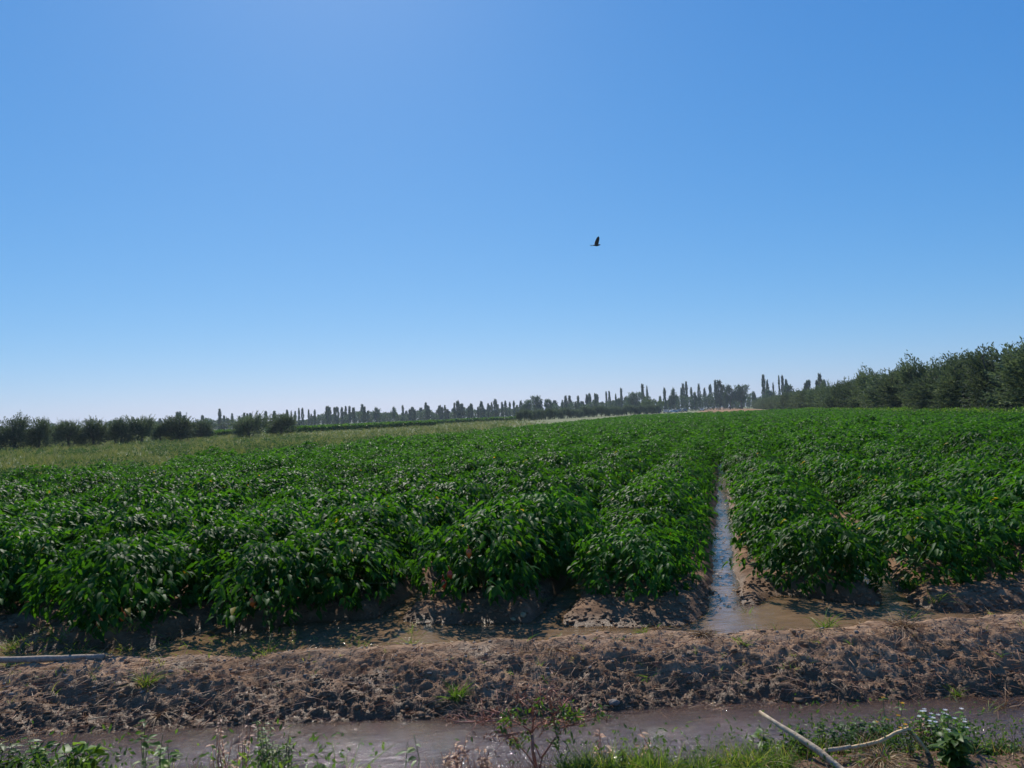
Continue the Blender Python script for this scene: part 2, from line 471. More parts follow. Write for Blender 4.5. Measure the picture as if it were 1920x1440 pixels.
g = obj('ground', make_mesh('ground', V, np.zeros((0, 3), np.int32), Q, M['ground'],
        {'wet': wet.ravel(), 'crust': crust.ravel(), 'grassy': grassy.ravel(), 'bare': bare.ravel()}, True))
tag(g, 'brown soil with a muddy berm, furrowed crop beds and dry meadow', 'ground', kind='structure')
del X, Y, Z, V, Q, idx

def tz(x, y):
    return float(terrain(np.array([x]), np.array([y]))[0])

def water(name, xs, ys, z, mat, label, amp, keep):
    X, Y = np.meshgrid(xs, ys)
    rip = (fbm(X * .8 + Y * .15, Y * 2.1, 9, 3, 81) - .5) * amp + (vnoise(X * 30, Y * 48, 83) - .5) * amp * .25
    T = terrain(X, Y)
    dep = z - T
    idx = np.arange(X.size).reshape(X.shape)
    q = np.stack([idx[:-1, :-1], idx[:-1, 1:], idx[1:, 1:], idx[1:, :-1]], axis=-1).reshape(-1, 4)
    k = keep(X, Y, dep).ravel()
    q = q[k[q].all(axis=1)]
    V = np.stack([X, Y, z + rip], axis=-1).reshape(-1, 3)
    used = np.zeros(len(V), bool); used[q.ravel()] = True
    remap = np.cumsum(used) - 1
    o = obj(name, make_mesh(name, V[used], np.zeros((0, 3), np.int32), remap[q].astype(np.int32), mat, {'depth': np.clip(dep.ravel()[used], 0, 1)}, True))
    tag(o, label, 'water', kind='structure')
water('ditch_water', np.arange(-14, 14, .02), np.arange(3.7, 5.2, .012), WZ, M['ditch_water'],
      'shallow muddy water rippling along the irrigation ditch', .006, lambda x, y, d: d > -.03)
def keepf(x, y, d):
    return (d > -.04) & (y > 5.56)
water('furrow_water', np.arange(-12, 14, .045), np.concatenate([np.arange(5.5, 9, .03), np.arange(9, 40, .12)]), 0.0, M['furrow_water'],
      'still brown irrigation water lying in the crop furrows', .0012, keepf)

# ------------------------------------------------------------------ crop of pepper plants
def dome_plant(seed, nodes, per, L, quad=False, lod=1.0):
    """foliage arrays of one pepper plant about 0.62 m tall and 1.1 m across, standing at the origin"""
    r = np.random.default_rng(seed)
    a = r.random(nodes) * 2 * np.pi
    u = r.random(nodes) ** .75
    zc = -.75 + 1.75 * u
    rr = np.sqrt(np.clip(1 - np.clip(zc, -.6, 1) ** 2, .02, 1)) * (r.random(nodes) ** .33)
    lob = 1 + .22 * np.sin(3 * a + seed) + .12 * np.sin(5 * a + seed * 2)
    hs = .9 + .25 * r.random(nodes)
    C = np.stack([rr * np.cos(a) * .60 * lob, rr * np.sin(a) * .60 * lob, .31 + zc * .34 * hs * (r.random(nodes) * .25 + .78)], axis=1)
    out = unit(C * [1, 1, .55] - [0, 0, .12])
    P = np.repeat(C, per, 0) + r.normal(size=(nodes * per, 3)) * .022
    n = len(P)
    O = np.repeat(out, per, 0)
    az = r.random(n) * 2 * np.pi
    D = np.stack([np.cos(az), np.sin(az), -.15 - .7 * r.random(n)], axis=1) + O * [.9, .9, .35]
    N = np.array([[0, 0, 1.0]]) + O * .5 + r.normal(size=(n, 3)) * .6
    Ls = L * (.65 + .7 * r.random(n))
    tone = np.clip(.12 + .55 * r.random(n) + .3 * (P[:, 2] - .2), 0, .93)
    tone = np.where(r.random(n) < (0 if quad else .003), 1.0, tone)
    mb = MB()
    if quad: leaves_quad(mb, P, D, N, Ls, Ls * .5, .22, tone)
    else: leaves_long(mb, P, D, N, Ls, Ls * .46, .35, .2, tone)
    return mb, C

plant_meshes = []
for v in range(9):
    mb, C = dome_plant(100 + v, 230, 7, .067)
    fm = mb.mesh('pepper_foliage', M['pepper_leaf'], True)
    sb = MB()
    tube(sb, [(0, 0, -.06), (.005, .0, .08), (.0, .01, .17)], [.012, .010, .009], 6)
    rr = np.random.default_rng(v)
    for k in rr.choice(len(C), 13, replace=False):
        c = Vector(C[k]); m = Vector((c.x * .35, c.y * .35, .17 + (c.z - .17) * .6))
        tube(sb, [(0, .01, .15), m, c], [.007, .005, .002], 5)
    plant_meshes.append((fm, sb.mesh('pepper_stem', M['green_stem'])))

def pepper_fruit_mesh(mat):
    V, Qd = [], []
    nr, ns = 9, 16
    for i in range(nr):
        t = i / (nr - 1)
        r = .026 * (math.sin(math.pi * min(max(t, .02), .98)) ** .5) * (1 - .25 * t)
        for k in range(ns):
            a = 2 * math.pi * k / ns
            q = r * (1 + .10 * math.cos(4 * a))
            V.append((q * math.cos(a), q * math.sin(a), -.065 * t + (.008 * math.cos(4 * a) if t > .9 else 0)))
    for i in range(nr - 1):
        for k in range(ns):
            Qd.append([i * ns + k, i * ns + (k + 1) % ns, (i + 1) * ns + (k + 1) % ns, (i + 1) * ns + k])
    mb = MB(); mb.add(V, None, Qd); tube(mb, [(0, 0, -.004), (.004, 0, .02), (.01, 0, .035)], .004, 6)
    return mb.mesh('pepper', mat, True)
M['red_fruit'] = plain('red_fruit', (.30, .02, .01), .3, c2=(.36, .06, .015), scale=12)
M['orange_fruit'] = plain('orange_fruit', (.36, .08, .015), .3, c2=(.42, .14, .02), scale=12)
red_f = pepper_fruit_mesh(M['red_fruit']); or_f = pepper_fruit_mesh(M['orange_fruit'])

cand = []
prng = np.random.default_rng(5)
for k in range(-12, 11):
    p = P0 + (k + .5) * ROWGAP
    s = 5.0 + prng.random() * .3
    while s < CROP_S1:
        s += .40 + prng.random() * .10
        pp = p + prng.normal() * (.07 if k in (0, -1) else .17)
        x, y = row_pt(pp, s)
        start = 6.46 + .24 * prng.random() - (.14 if x < -1.6 else 0)
        if 1.7 < x < 3.1: start += .30
        if y < start: continue
        if abs(x) > y * .667 * 1.12 + 3.2: continue
        if prng.random() < .05 and y > 8.5: continue
        sc = .90 + .28 * float(vnoise(np.array([x * 1.15]), np.array([y * 1.15]), 61)[0]) + prng.normal() * .085
        if k == 1 and 8 < s < 13: pp += .10; sc *= .92
        if k == 0: pp += (.02 if s < 9 else .08 if s < 20 else .0); sc *= (.86 if s < 20 else .97)
        if k == 0 and 9.0 < s < 13: pp -= .05; sc *= .92
        if k == -1: sc *= (.86 if s < 20 else .97); pp -= (.10 if s < 20 else .0)
        x, y = row_pt(pp, s)
        cand.append((k, s, x, y, sc))
cd = np.array([(c[0], c[1], c[2], c[3], c[4]) for c in cand])
inframe = np.abs(cd[:, 2]) < cd[:, 3] * .667 + .35
order = np.argsort(np.where(inframe, cd[:, 3], 1e6))
chosen = set(order[:298].tolist())
ORD = ['first', 'second', 'third', 'fourth', 'fifth', 'sixth', 'seventh', 'eighth', 'ninth', 'tenth', 'eleventh', 'twelfth',
       'thirteenth', 'fourteenth', 'fifteenth', 'sixteenth', 'seventeenth', 'eighteenth', 'nineteenth', 'twentieth']
TENS = {2: 'twenty', 3: 'thirty', 4: 'forty', 5: 'fifty', 6: 'sixty', 7: 'seventy', 8: 'eighty'}
TENTH = {2: 'twentieth', 3: 'thirtieth', 4: 'fortieth', 5: 'fiftieth', 6: 'sixtieth', 7: 'seventieth', 8: 'eightieth'}
def ordw(i):                     # 0 -> first
    n = i + 1
    if n <= 20: return ORD[i]
    return TENTH[n // 10] if n % 10 == 0 else TENS[n // 10] + '-' + ORD[n % 10 - 1]
count_in_row = {}
for i in sorted(chosen, key=lambda j: (cand[j][0], cand[j][1])):
    k, s, x, y, sc = cand[i]
    j = count_in_row.get(k, 0); count_in_row[k] = j + 1
    side, nrow = ('right', k) if k >= 0 else ('left', -k - 1)
    if j == 0:
        look = 'pepper plant at near end of the %s row %s of the channel' % (ordw(nrow), side)
    else:
        look = '%s pepper plant from near end of %s row %s of channel' % (ordw(j), ordw(nrow), side)
    rs_ = np.random.default_rng(1000 + i)
    z = tz(x, y) - .055
    root = empty('pepper_plant', (x, y, z), rs_.random() * 6.28, (sc * (1.06 + .08 * rs_.normal()), sc * 1.06, sc * (.95 + .14 * rs_.random())))
    tag(root, look, 'pepper plant', 'pepper plants in the nearest part of the crop rows')
    fm, sm = plant_meshes[rs_.integers(len(plant_meshes))]
    obj('foliage', fm, root); obj('stem', sm, root)
    # ripe fruit on the nearest plants where the photo shows it
    if y < 8.2 and j == 0 and k in (-4, -3, -2):
        Ri = root.rotation_euler.to_matrix().inverted()
        spots = {-4: [(.12, -.50, .20, or_f), (.26, -.47, .23, or_f)], -3: [(.0, -.5, .3, or_f)],
                 -2: [(-.30, -.44, .26, red_f), (-.25, -.46, .33, red_f), (-.10, -.45, .48, or_f)]}[k]
        for (ax, ay, az_, fmesh) in spots:
            v_ = Ri @ Vector((ax, ay, az_))
            o = obj('pepper', fmesh, root, v_)
            o['label'] = 'ripe red pepper' if fmesh is red_f else 'ripe orange pepper'

# the rest of the crop as one mass, in three levels of leaf size
rest = np.array([cd[i] for i in range(len(cd)) if i not in chosen])
field = MB()
lods = [(0, 24, [dome_plant(300 + v, 120, 7, .08, True)[0].arrays() for v in range(6)]),
        (24, 60, [dome_plant(330 + v, 60, 6, .115, True)[0].arrays() for v in range(6)]),
        (60, 400, [dome_plant(360 + v, 28, 5, .19, True)[0].arrays() for v in range(6)])]
for lo, hi, vs in lods:
    sel = rest[(rest[:, 3] >= lo) & (rest[:, 3] < hi)]
    tsel = terrain(sel[:, 2], sel[:, 3])
    var = prng.integers(0, len(vs), len(sel))
    for v, (Vv, Tv, Qv, Av) in enumerate(vs):
        m = var == v
        if not m.any(): continue
        A = prng.random(m.sum()) * 6.283
        ca, sa = np.cos(A)[:, None], np.sin(A)[:, None]
        sc = sel[m, 4][:, None]
        x = (Vv[None, :, 0] * ca - Vv[None, :, 1] * sa) * sc + sel[m, 2][:, None]
        y = (Vv[None, :, 0] * sa + Vv[None, :, 1] * ca) * sc + sel[m, 3][:, None]
        z = Vv[None, :, 2] * sc * (.95 + .14 * prng.random((m.sum(), 1))) + tsel[m][:, None]
        VV = np.stack([x, y, z], axis=-1).reshape(-1, 3)
        off = (np.arange(m.sum()) * len(Vv))[:, None, None]
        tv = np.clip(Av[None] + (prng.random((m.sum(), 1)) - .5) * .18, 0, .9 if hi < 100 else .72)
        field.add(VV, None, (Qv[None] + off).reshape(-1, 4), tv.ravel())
o = obj('pepper_crop', field.mesh('pepper_crop', M['pepper_leaf']))
tag(o, 'dense green mass of pepper plants filling the field to its far edge', 'crop', kind='stuff')
del field

# ------------------------------------------------------------------ trees
def shoots(mb, starts, dirs, lens, per, L, Wd, seed, curve=.15, jit=.5):
    r = np.random.default_rng(seed)
    n = len(starts)
    t = (np.arange(per)[None] + r.random((n, per))) / per
    up = np.array([0, 0, 1.0])
    P = starts[:, None] + dirs[:, None] * (lens[:, None] * t)[..., None] + up * (curve * lens[:, None] * t * t)[..., None]
    P = P.reshape(-1, 3)
    Dd = np.repeat(dirs, per, 0)
    D = unit(Dd + r.normal(size=P.shape) * jit)
    N = r.normal(size=P.shape) + [0, 0, .6]
    Ls = L * (.6 + .8 * r.random(len(P)))
    base = np.repeat(r.random(n), per)
    tone = np.clip(.55 * base + .45 * r.random(len(P)), 0, 1)
    leaves_quad(mb, P, D, N, Ls, Ls * Wd, .15, tone)

def crown(seed, H, rx, z0, kind):
    """crown from many leafy shoots; H top height, rx radius, z0 lowest foliage"""
    r = np.random.default_rng(seed)
    mb = MB()
    zc, rz = (H + z0) / 2, (H - z0) / 2
    if kind == 'olive':
        # several upright limbs, each carrying shoots
        nb, ns = 12, 100
        for b in range(nb):
            a = b / nb * 6.283 + r.random() * .6
            rad = rx * (.2 + .42 * r.random())
            bc = np.array([math.cos(a) * rad, math.sin(a) * rad, zc + (r.random() - .55) * rz * .95])
            st = unit(r.normal(size=(ns, 3))) * (r.random((ns, 1)) ** .5) * np.array([rx * .42, rx * .42, rz * .55]) + bc
            d = unit((st - [0, 0, zc - rz * .2]) * [1, 1, .8] + r.normal(size=(ns, 3)) * .35 + [0, 0, .45])
            shoots(mb, st, d, rx * (.20 + .22 * r.random(ns)), 13, H * .036, .42, seed * 31 + b)
        ns = 16
        st = np.stack([r.normal(size=ns) * rx * .42, r.normal(size=ns) * rx * .42, np.full(ns, H - rz * .42)], 1)
        shoots(mb, st, unit(r.normal(size=(ns, 3)) * [.3, .3, .1] + [0, 0, 1]), rz * (.10 + .14 * r.random(ns)), 12, H * .034, .34, seed + 5)
    elif kind == 'poplar':
        ns = 330
        t = r.random(ns) ** .9
        w = rx * np.sin(np.pi * np.clip(t * .86 + .10, 0, 1)) ** .7
        a = r.random(ns) * 6.283
        lob = 1 + .3 * np.sin(t * 14 + seed)
        st = np.stack([np.cos(a) * w * lob * .65, np.sin(a) * w * lob * .65, z0 + t * (H - z0) * .93], 1)
        d = unit(np.stack([np.cos(a) * .3, np.sin(a) * .3, np.ones(ns)], 1) + r.normal(size=(ns, 3)) * .15)
        shoots(mb, st, d, (H - z0) * (.05 + .06 * r.random(ns)), 6, H * .04, .62, seed * 7, jit=.6)
    else:
        nb = 34
        for b in range(nb):
            v = unit(r.normal(size=(1, 3)))[0]
            q = r.random() ** .4 * .72
            bc = v * np.array([rx, rx, rz]) * q + [0, 0, zc]
            ns = 26
            st = unit(r.normal(size=(ns, 3))) * (r.random((ns, 1)) ** .4) * rx * .26 + bc
            d = unit(unit(st - [0, 0, zc]) + r.normal(size=(ns, 3)) * .5)
            shoots(mb, st, d, rx * (.08 + .14 * r.random(ns)), 6, H * .04, .6, seed * 13 + b, jit=.8)
    return mb

def trunk(seed, H, r0, forks, lean=.1, z_f=.28, rx=1.0):
    r = np.random.default_rng(seed)
    mb = MB()
    top = Vector((r.normal() * lean, r.normal() * lean, H * z_f))
    tube(mb, [(0, 0, -.15), (top.x * .4, top.y * .4, H * z_f * .5), top], [r0 * 1.3, r0, r0 * .85], 9)
    for i in range(forks):
        a = i / forks * 6.283 + r.random()
        e = Vector((math.cos(a) * rx * .5, math.sin(a) * rx * .5, H * (.62 + .22 * r.random())))
        m = top.lerp(e, .5) + Vector((r.normal() * .1 * rx, r.normal() * .1 * rx, 0))
        tube(mb, [top - Vector((0, 0, .03 * H)), m, e], [r0 * .6, r0 * .4, r0 * .12], 6)
    return mb

def tree_kind(kind, n, H, rx, z0, mat, r0, forks):
    out = []
    for i in range(n):
        sd = {'olive': 500, 'poplar': 600, 'round': 700, 'willow': 800}[kind] + i
        rxx = rx * (.9 + .2 * ((i * 37) % 10) / 10)
        cm = crown(sd, H, rxx, z0, 'round' if kind == 'willow' else kind).mesh(kind + '_crown', mat)
        if kind == 'poplar':
            t = MB(); tube(t, [(0, 0, -.2), (0, 0, H * .4), (0, 0, H * .93)], [r0, r0 * .6, .02], 7)
        else:
            t = trunk(sd, H, r0, forks, rx=rxx)
        out.append((cm, t.mesh(kind + '_trunk', M['bark'], True)))
    return out
TK = {'olive': tree_kind('olive', 7, 4.0, 1.75, .08, M['olive_leaf'], .14, 5),
      'poplar': tree_kind('poplar', 7, 12.0, 1.15, 1.0, M['poplar_leaf'], .2, 0),
      'round': tree_kind('round', 5, 8.0, 3.6, 1.2, M['tree_leaf'], .3, 5),
      'willow': tree_kind('willow', 2, 6.0, 3.4, .4, M['willow_leaf'], .25, 5)}
TH = {'olive': 4.0, 'poplar': 12.0, 'round': 8.0, 'willow': 6.0}
TR = {'olive': 1.75, 'poplar': 1.15, 'round': 3.6, 'willow': 3.4}
tcount = [0]
def tree(kind, name, x, y, height, width, label, cat, group=None, z=0.0):
    i = tcount[0]; tcount[0] += 1
    r_ = random.Random(i * 91 + 3)
    sw = width / (2 * TR[kind]); sh = height / TH[kind]
    root = empty(name, (x, y, z), r_.random() * 6.28, (sw, sw, sh))
    tag(root, label, cat, group)
    cm, tm = TK[kind][(i * 5 + r_.randrange(3)) % len(TK[kind])]
    obj('crown', cm, root); obj('trunk', tm, root)
    return root

# right olive row, parallel to the crop rows
s, j = 50.3, 0
while s < 440:
    x, y = row_pt(17.9 + random.uniform(-.3, .3), s)
    h = 5.15 * random.uniform(.95, 1.06) * (1 if s < 120 else .93)
    tree('olive', 'olive_tree', x, y, h, 5.4 * random.uniform(.9, 1.1),
         'grey-green olive tree, %s from near end of the right-hand row' % ordw(j) if j else
         'large grey-green olive tree nearest in the row beside the crop, cut by the frame',
         'olive tree', 'olive trees along the side of the crop')
    s += 6.9; j += 1
# second row of that grove, seen between and above the first
for j, s in enumerate(np.arange(52.5, 150, 6.3)):
    x, y = row_pt(24.6 + random.uniform(-.4, .4), s)
    tree('olive', 'olive_tree', x, y, 5.3 * random.uniform(.94, 1.06), 5.8,
         'grey-green olive tree behind the front grove row, %s of the second row' % ordw(j), 'olive tree', 'olive trees in the second row of the grove')

def hor(px): return 761 - (px - 1400) * .04
def place_px(px, top, Y, kind, name, wpx, label, cat, group=None, base=None):
    """tree standing on the ground at depth Y below photo column px"""
    X_ = aty(px, hor(px), Y).x
    h = CAMH + (hor(px) - top) * Y / FPX
    return tree(kind, name, X_, Y, h, wpx * Y / FPX, label, cat, group)

# left olives: column, top, depth, width
LO = [(-40, 786, 78, 62), (26, 783, 78, 70), (72, 784, 80, 52), (128, 788, 84, 58), (175, 786, 86, 64), (226, 785, 88, 50), (264, 782, 90, 62),
      (300, 795, 96, 36), (334, 781, 96, 78), (466, 779, 106, 72), (527, 776, 110, 64)]
LL = ['dark olive tree with wispy top at the far left edge of the photo, outermost', 'broad dark olive tree at the left edge of the meadow', 'narrow olive tree beside the broad one at the left edge',
      'dark olive tree in the middle of the left row', 'wide olive tree with a feathery top in the left row', 'slim dark olive tree with a rounded top in the left row',
      'taller dark olive tree with a tuft sticking up, left row', 'small low olive tree in a gap of the left row', 'widest olive tree of the left row beside the far poplars',
      'dusty grey-green olive tree standing apart, left of the darkest one', 'round dark olive tree standing last at the vineyard end']
for (px, tp, Y_, w), lb in zip(LO, LL):
    place_px(px, tp - 3.5, Y_, 'olive', 'olive_tree', w * .92, lb, 'olive tree', 'olive trees along the meadow')
for j, (px, tp) in enumerate([(100, 798), (205, 799), (285, 798), (362, 790), (378, 782)]):
    place_px(px, tp, 118, 'olive', 'olive_tree', 46, 'paler olive tree behind the front left row, %s from the left' % ordw(j), 'olive tree', 'olive trees behind the front left row')

# far treeline
def c2(X_, Y_): return 500 + X_ / 3.0, 680 + Y_ / 3.0
def c3(X_, Y_): return 1000 + X_ / 3.84, 660 + Y_ / 3.84
def c4(X_, Y_): return 1400 + X_ / 3.69, 620 + Y_ / 3.69
def c1(X_, Y_): return X_ / 3.0, 740 + Y_ / 3.0
def clump(pts, conv, where, Y_=450, grp='poplars on the horizon'):
    pts = sorted(pts)
    for j, t in enumerate(pts):
        px, tp = conv(t[0], t[1])
        w = (t[2] if len(t) > 2 else 20) / (3.0 if conv in (c1, c2) else 3.8) * (.86 + .24 * math.sin(px * 1.7))
        lab = ('slender dark poplar %s' % where) if len(pts) == 1 else ('slender poplar, %s from left %s' % (ordw(j), where))
        place_px(px, tp, Y_ * (1 + .04 * math.sin(px)), 'poplar', 'poplar_tree', w, lab, 'poplar', grp)
clump([(900, 135), (1000, 98), (1015, 97), (1036, 118)], c1, 'behind the widest left olive tree', 420)
clump([(1140, 117, 30), (1158, 150)], c1, 'just right of the left olive row', 420)
clump([(1237, 82, 26), (1262, 118), (1282, 132), (1307, 107)], c1, 'left of the dusty olive tree', 420)
clump([(1348, 120), (1375, 103), (1392, 107), (1410, 105)], c1, 'above the dusty olive tree', 420)
clump([(1464, 108, 12), (1497, 93), (1545, 93), (1617, 86), (1640, 96, 14)], c1, 'above the darkest round olive tree', 430)
clump([(162, 275), (183, 257), (203, 257), (238, 265), (252, 290, 14), (272, 265)], c2, 'right of the dark round olive', 440)
clump([(318, 312), (343, 246, 24), (355, 252), (383, 252, 22), (398, 250), (424, 252), (447, 246), (468, 246), (490, 254, 26)], c2, 'in the first long clump over the vineyard', 450)
clump([(540, 236, 24), (552, 248), (570, 272)], c2, 'left of the first loose round tree', 450)
clump([(768, 241, 18)], c2, 'standing alone right of two loose round trees', 450)
clump([(808, 262), (822, 250), (832, 265)], c2, 'in the short clump after the lone poplar', 450)
clump([(898, 226, 17), (910, 243)], c2, 'in the tall pair over the vineyard end', 450)
clump([(975, 242, 22), (990, 250), (1005, 240), (1018, 262)], c2, 'left of the bushy poplar mass', 450)
clump([(1058, 228, 22), (1077, 215, 26), (1098, 232, 26), (1112, 250)], c2, 'in the bushy poplar mass', 450)
clump([(1140, 245), (1152, 231), (1190, 250), (1210, 220, 24), (1222, 255)], c2, 'between the bushy mass and the brownish clump', 455)
clump([(1248, 230), (1268, 225), (1288, 206, 24), (1300, 235), (1326, 222), (1345, 216), (1370, 222), (1393, 216), (1410, 240), (1432, 216)], c2, 'before the big round cluster', 460)
clump([(1665, 211, 12), (1685, 188), (1707, 188), (1740, 220, 12), (1755, 188), (1805, 182), (1820, 177), (1842, 215, 12), (1857, 178)], c2, 'over the low orchard row', 480)
clump([(388, 311), (408, 300), (437, 345), (450, 300), (465, 306)], c3, 'above the middle of the orchard row', 480)
clump([(530, 286), (552, 286), (598, 303), (618, 335), (638, 262, 24)], c3, 'left of the broad round green tree', 480)
clump([(792, 233, 24), (825, 251, 24)], c3, 'rising behind the yellow-green willow', 480)
clump([(950, 259, 26)], c3, 'standing between the two yellow-green trees', 480)
clump([(1070, 262), (1085, 230, 26), (1108, 216, 30), (1142, 256), (1198, 235, 26), (1238, 264, 34)], c3, 'in the row behind the parked cars', 490)
clump([(1280, 237, 40), (1318, 206, 24), (1345, 207, 40), (1372, 240, 34)], c3, 'left of the largest round tree', 490)
clump([(125, 309, 38), (150, 346, 34), (190, 362)], c4, 'in the dark clump right of the largest round tree', 430)
clump([(232, 314, 22), (256, 313, 26), (281, 341, 24)], c4, 'in the spiky clump before the grove', 430)
clump([(415, 365, 30), (432, 344, 40)], c4, 'peeping over the olive row', 400)
clump([(492, 345, 34), (515, 302, 44), (540, 342, 34)], c4, 'in the tall peak over the olive row', 400)
frr = random.Random(9)
for j, px in enumerate(np.arange(590, 1420, 11.0)):
    px = px + frr.uniform(-4, 4)
    place_px(px, hor(px) - frr.uniform(10, 21) - (4 if px > 1000 else 0), 520 + frr.uniform(-8, 8), 'poplar', 'poplar_tree', frr.uniform(5, 11),
             'shorter poplar of the back line behind the tall ones, %s from left' % ordw(j), 'poplar', 'shorter poplars of the back line')
RT = [(c2, 615, 250, 62, 450, 'loose round tree with sky showing through, first over the vineyard'),
      (c2, 712, 247, 44, 450, 'loose round tree, narrower, second over the vineyard'),
      (c2, 1470, 196, 80, 420, 'big dark round tree at the left of the tallest cluster'),
      (c2, 1520, 170, 84, 430, 'tallest dark round tree in the big cluster'),
      (c2, 1588, 192, 68, 430, 'dark round tree at the right of the big cluster'),
      (c3, 735, 270, 150, 440, 'broad round green tree behind the yellow-green willow'),
      (c3, 1020, 256, 60, 470, 'pointed dark tree between willow and poplar row'),
      (c3, 985, 310, 60, 470, 'low dark bushy tree left of the pointed tree'),
      (c3, 1165, 275, 60, 470, 'low bushy tree among the poplars behind the cars'),
      (c3, 1418, 232, 100, 450, 'dark round tree left half of the largest pair'),
      (c3, 1500, 215, 150, 450, 'largest dark round tree near the olive grove end'),
      (c3, 1592, 268, 40, 450, 'small dark tree right of the largest round tree'),
      (c3, 1700, 270, 130, 420, 'low dark bushy tree under the right clump of poplars'),
      (c3, 1860, 232, 150, 410, 'broad dark tree partly hidden by the olive row'),
      (c1, 1195, 150, 60, 300, 'low bluish round tree right of the left olive row'),
      (c1, 1260, 160, 90, 300, 'low wide bluish tree left of the dusty olive')]
for conv, X_, T_, w, Y_, lb in RT:
    px, tp = conv(X_, T_)
    place_px(px, tp, Y_, 'round', 'round_tree', w / (3.0 if conv in (c1, c2) else 3.84), lb, 'tree')
place_px(*c3(815, 326), 350, 'willow', 'willow_tree', 37, 'bright yellow-green rounded willow beside the bare field', 'tree')
place_px(*c3(918, 336), 400, 'willow', 'willow_tree', 17, 'smaller yellow-green tree right of the rounded willow', 'tree')
# low orchard row between meadow and treeline
for j, px in enumerate(np.arange(975, 1232, 8.0)):
    t = (px - 975) / 255
    tree('olive', 'orchard_tree', aty(px, hor(px), 205 + 110 * t).x, 205 + 110 * t, (3.1 + .9 * t) * random.uniform(.88, 1.12), 2.5 + 1.0 * t,
         'small dark orchard tree beyond the crop, %s of its row from the left' % ordw(j), 'orchard tree', 'small trees of the low orchard row')
# undergrowth along the foot of the far treeline: nobody could count it
ug = MB()
r = np.random.default_rng(77)
n = 60000
px = r.random(n) * 1500 - 60
Yd = 438 + 60 * (px / 1500) + r.normal(size=n) * 6
Xw = (px - 960) / FPX * Yd
hh = (3.2 + 9.5 * fbm(px, px * 0, .06, 4, 9) ** 1.3) * (.75 + .35 * sstep(900, 1400, px))
P = np.stack([Xw, Yd, hh * r.random(n) ** .7], 1)
leaves_quad(ug, P, r.normal(size=(n, 3)) + [0, 0, .5], r.normal(size=(n, 3)), .9 * (.6 + .8 * r.random(n)), .55, .15)
o = obj('undergrowth', ug.mesh('undergrowth', M['poplar_leaf']))
tag(o, 'bluish green undergrowth along the foot of the far treeline', 'undergrowth', kind='stuff')

# vineyard strips: two long trellised hedges
def hedge(name, pa, pb, h, w, dens, label):
    root = empty(name, (pa[0], pa[1], 0))
    A = np.array([pa[0], pa[1], 0.0]); B = np.array([pb[0], pb[1], 0.0]); Ln = np.linalg.norm(B - A)
    n = int(Ln * dens)
    r = np.random.default_rng(int(Ln))
    t = r.random(n); d = (B - A) / Ln; sd = np.array([-d[1], d[0], 0])
    hh = h * (.85 + .25 * vnoise(t * Ln * .6, t * 0, 3))
    C = (d * (t * Ln)[:, None]) + sd * ((r.random(n) - .5) * w)[:, None] + np.array([0, 0, 1.0]) * (hh * (.25 + .75 * r.random(n) ** .6))[:, None]
    mb = MB(); leaves_quad(mb, C, r.normal(size=(n, 3)) + [0, 0, .2], r.normal(size=(n, 3)) + [0, 0, 1.2], .34, .8, .15)
    obj('foliage', mb.mesh('hedge_foliage', M['vine_leaf']), root)
    pm = MB()
    for k in range(0, int(Ln), 8):
        q = d * k; tube(pm, [(q[0], q[1], -.1), (q[0], q[1], h * .8)], .05, 6)
    po = obj('trellis_posts', pm.mesh('trellis_posts', M['grey_wood']), root); po['kind'] = 'stuff'
    tag(root, label, 'vine row', 'vine rows beyond the meadow')
def xat(px, Y_): return aty(px, hor(px), Y_).x
hedge('vine_row', (xat(500, 128), 128), (xat(815, 165), 165), 1.05, 1.0, 75, 'low bright green vine row nearest the meadow, right of the dark olive')
hedge('vine_row', (xat(500, 150), 150), (xat(975, 240), 240), 1.12, 1.2, 60, 'longer bright green vine row just behind the nearest one')
hedge('vine_row', (xat(330, 118), 118), (xat(452, 142), 142), 1.0, 1.0, 75, 'short bright green vine row left of the dusty olive')

# ------------------------------------------------------------------ far vehicles and people
M['dark_paint'] = plain('dark_paint', (.02, .022, .026), .3)
M['silver_paint'] = plain('silver_paint', (.22, .23, .23), .4)
M['white_paint'] = plain('white_paint', (.60, .59, .56), .5)
M['blue_paint'] = plain('blue_paint', (.03, .05, .09), .3)
M['glass'] = plain('car_glass', (.02, .025, .03), .08, spec=.9)
M['rubber'] = plain('rubber', (.015, .015, .016), .8)
def prism(mb, prof, w):
    n = len(prof)
    V = [(-w / 2, a, b) for a, b in prof] + [(w / 2, a, b) for a, b in prof]
    Qd = [[i, (i + 1) % n, n + (i + 1) % n, n + i] for i in range(n)]
    T = []
    cx = (sum(a for a, b in prof) / n, sum(b for a, b in prof) / n)
    V += [(-w / 2, *cx), (w / 2, *cx)]
    for i in range(n):
        T.append([2 * n, (i + 1) % n, i]); T.append([2 * n + 1, n + i, n + (i + 1) % n])
    mb.add(V, T, Qd)
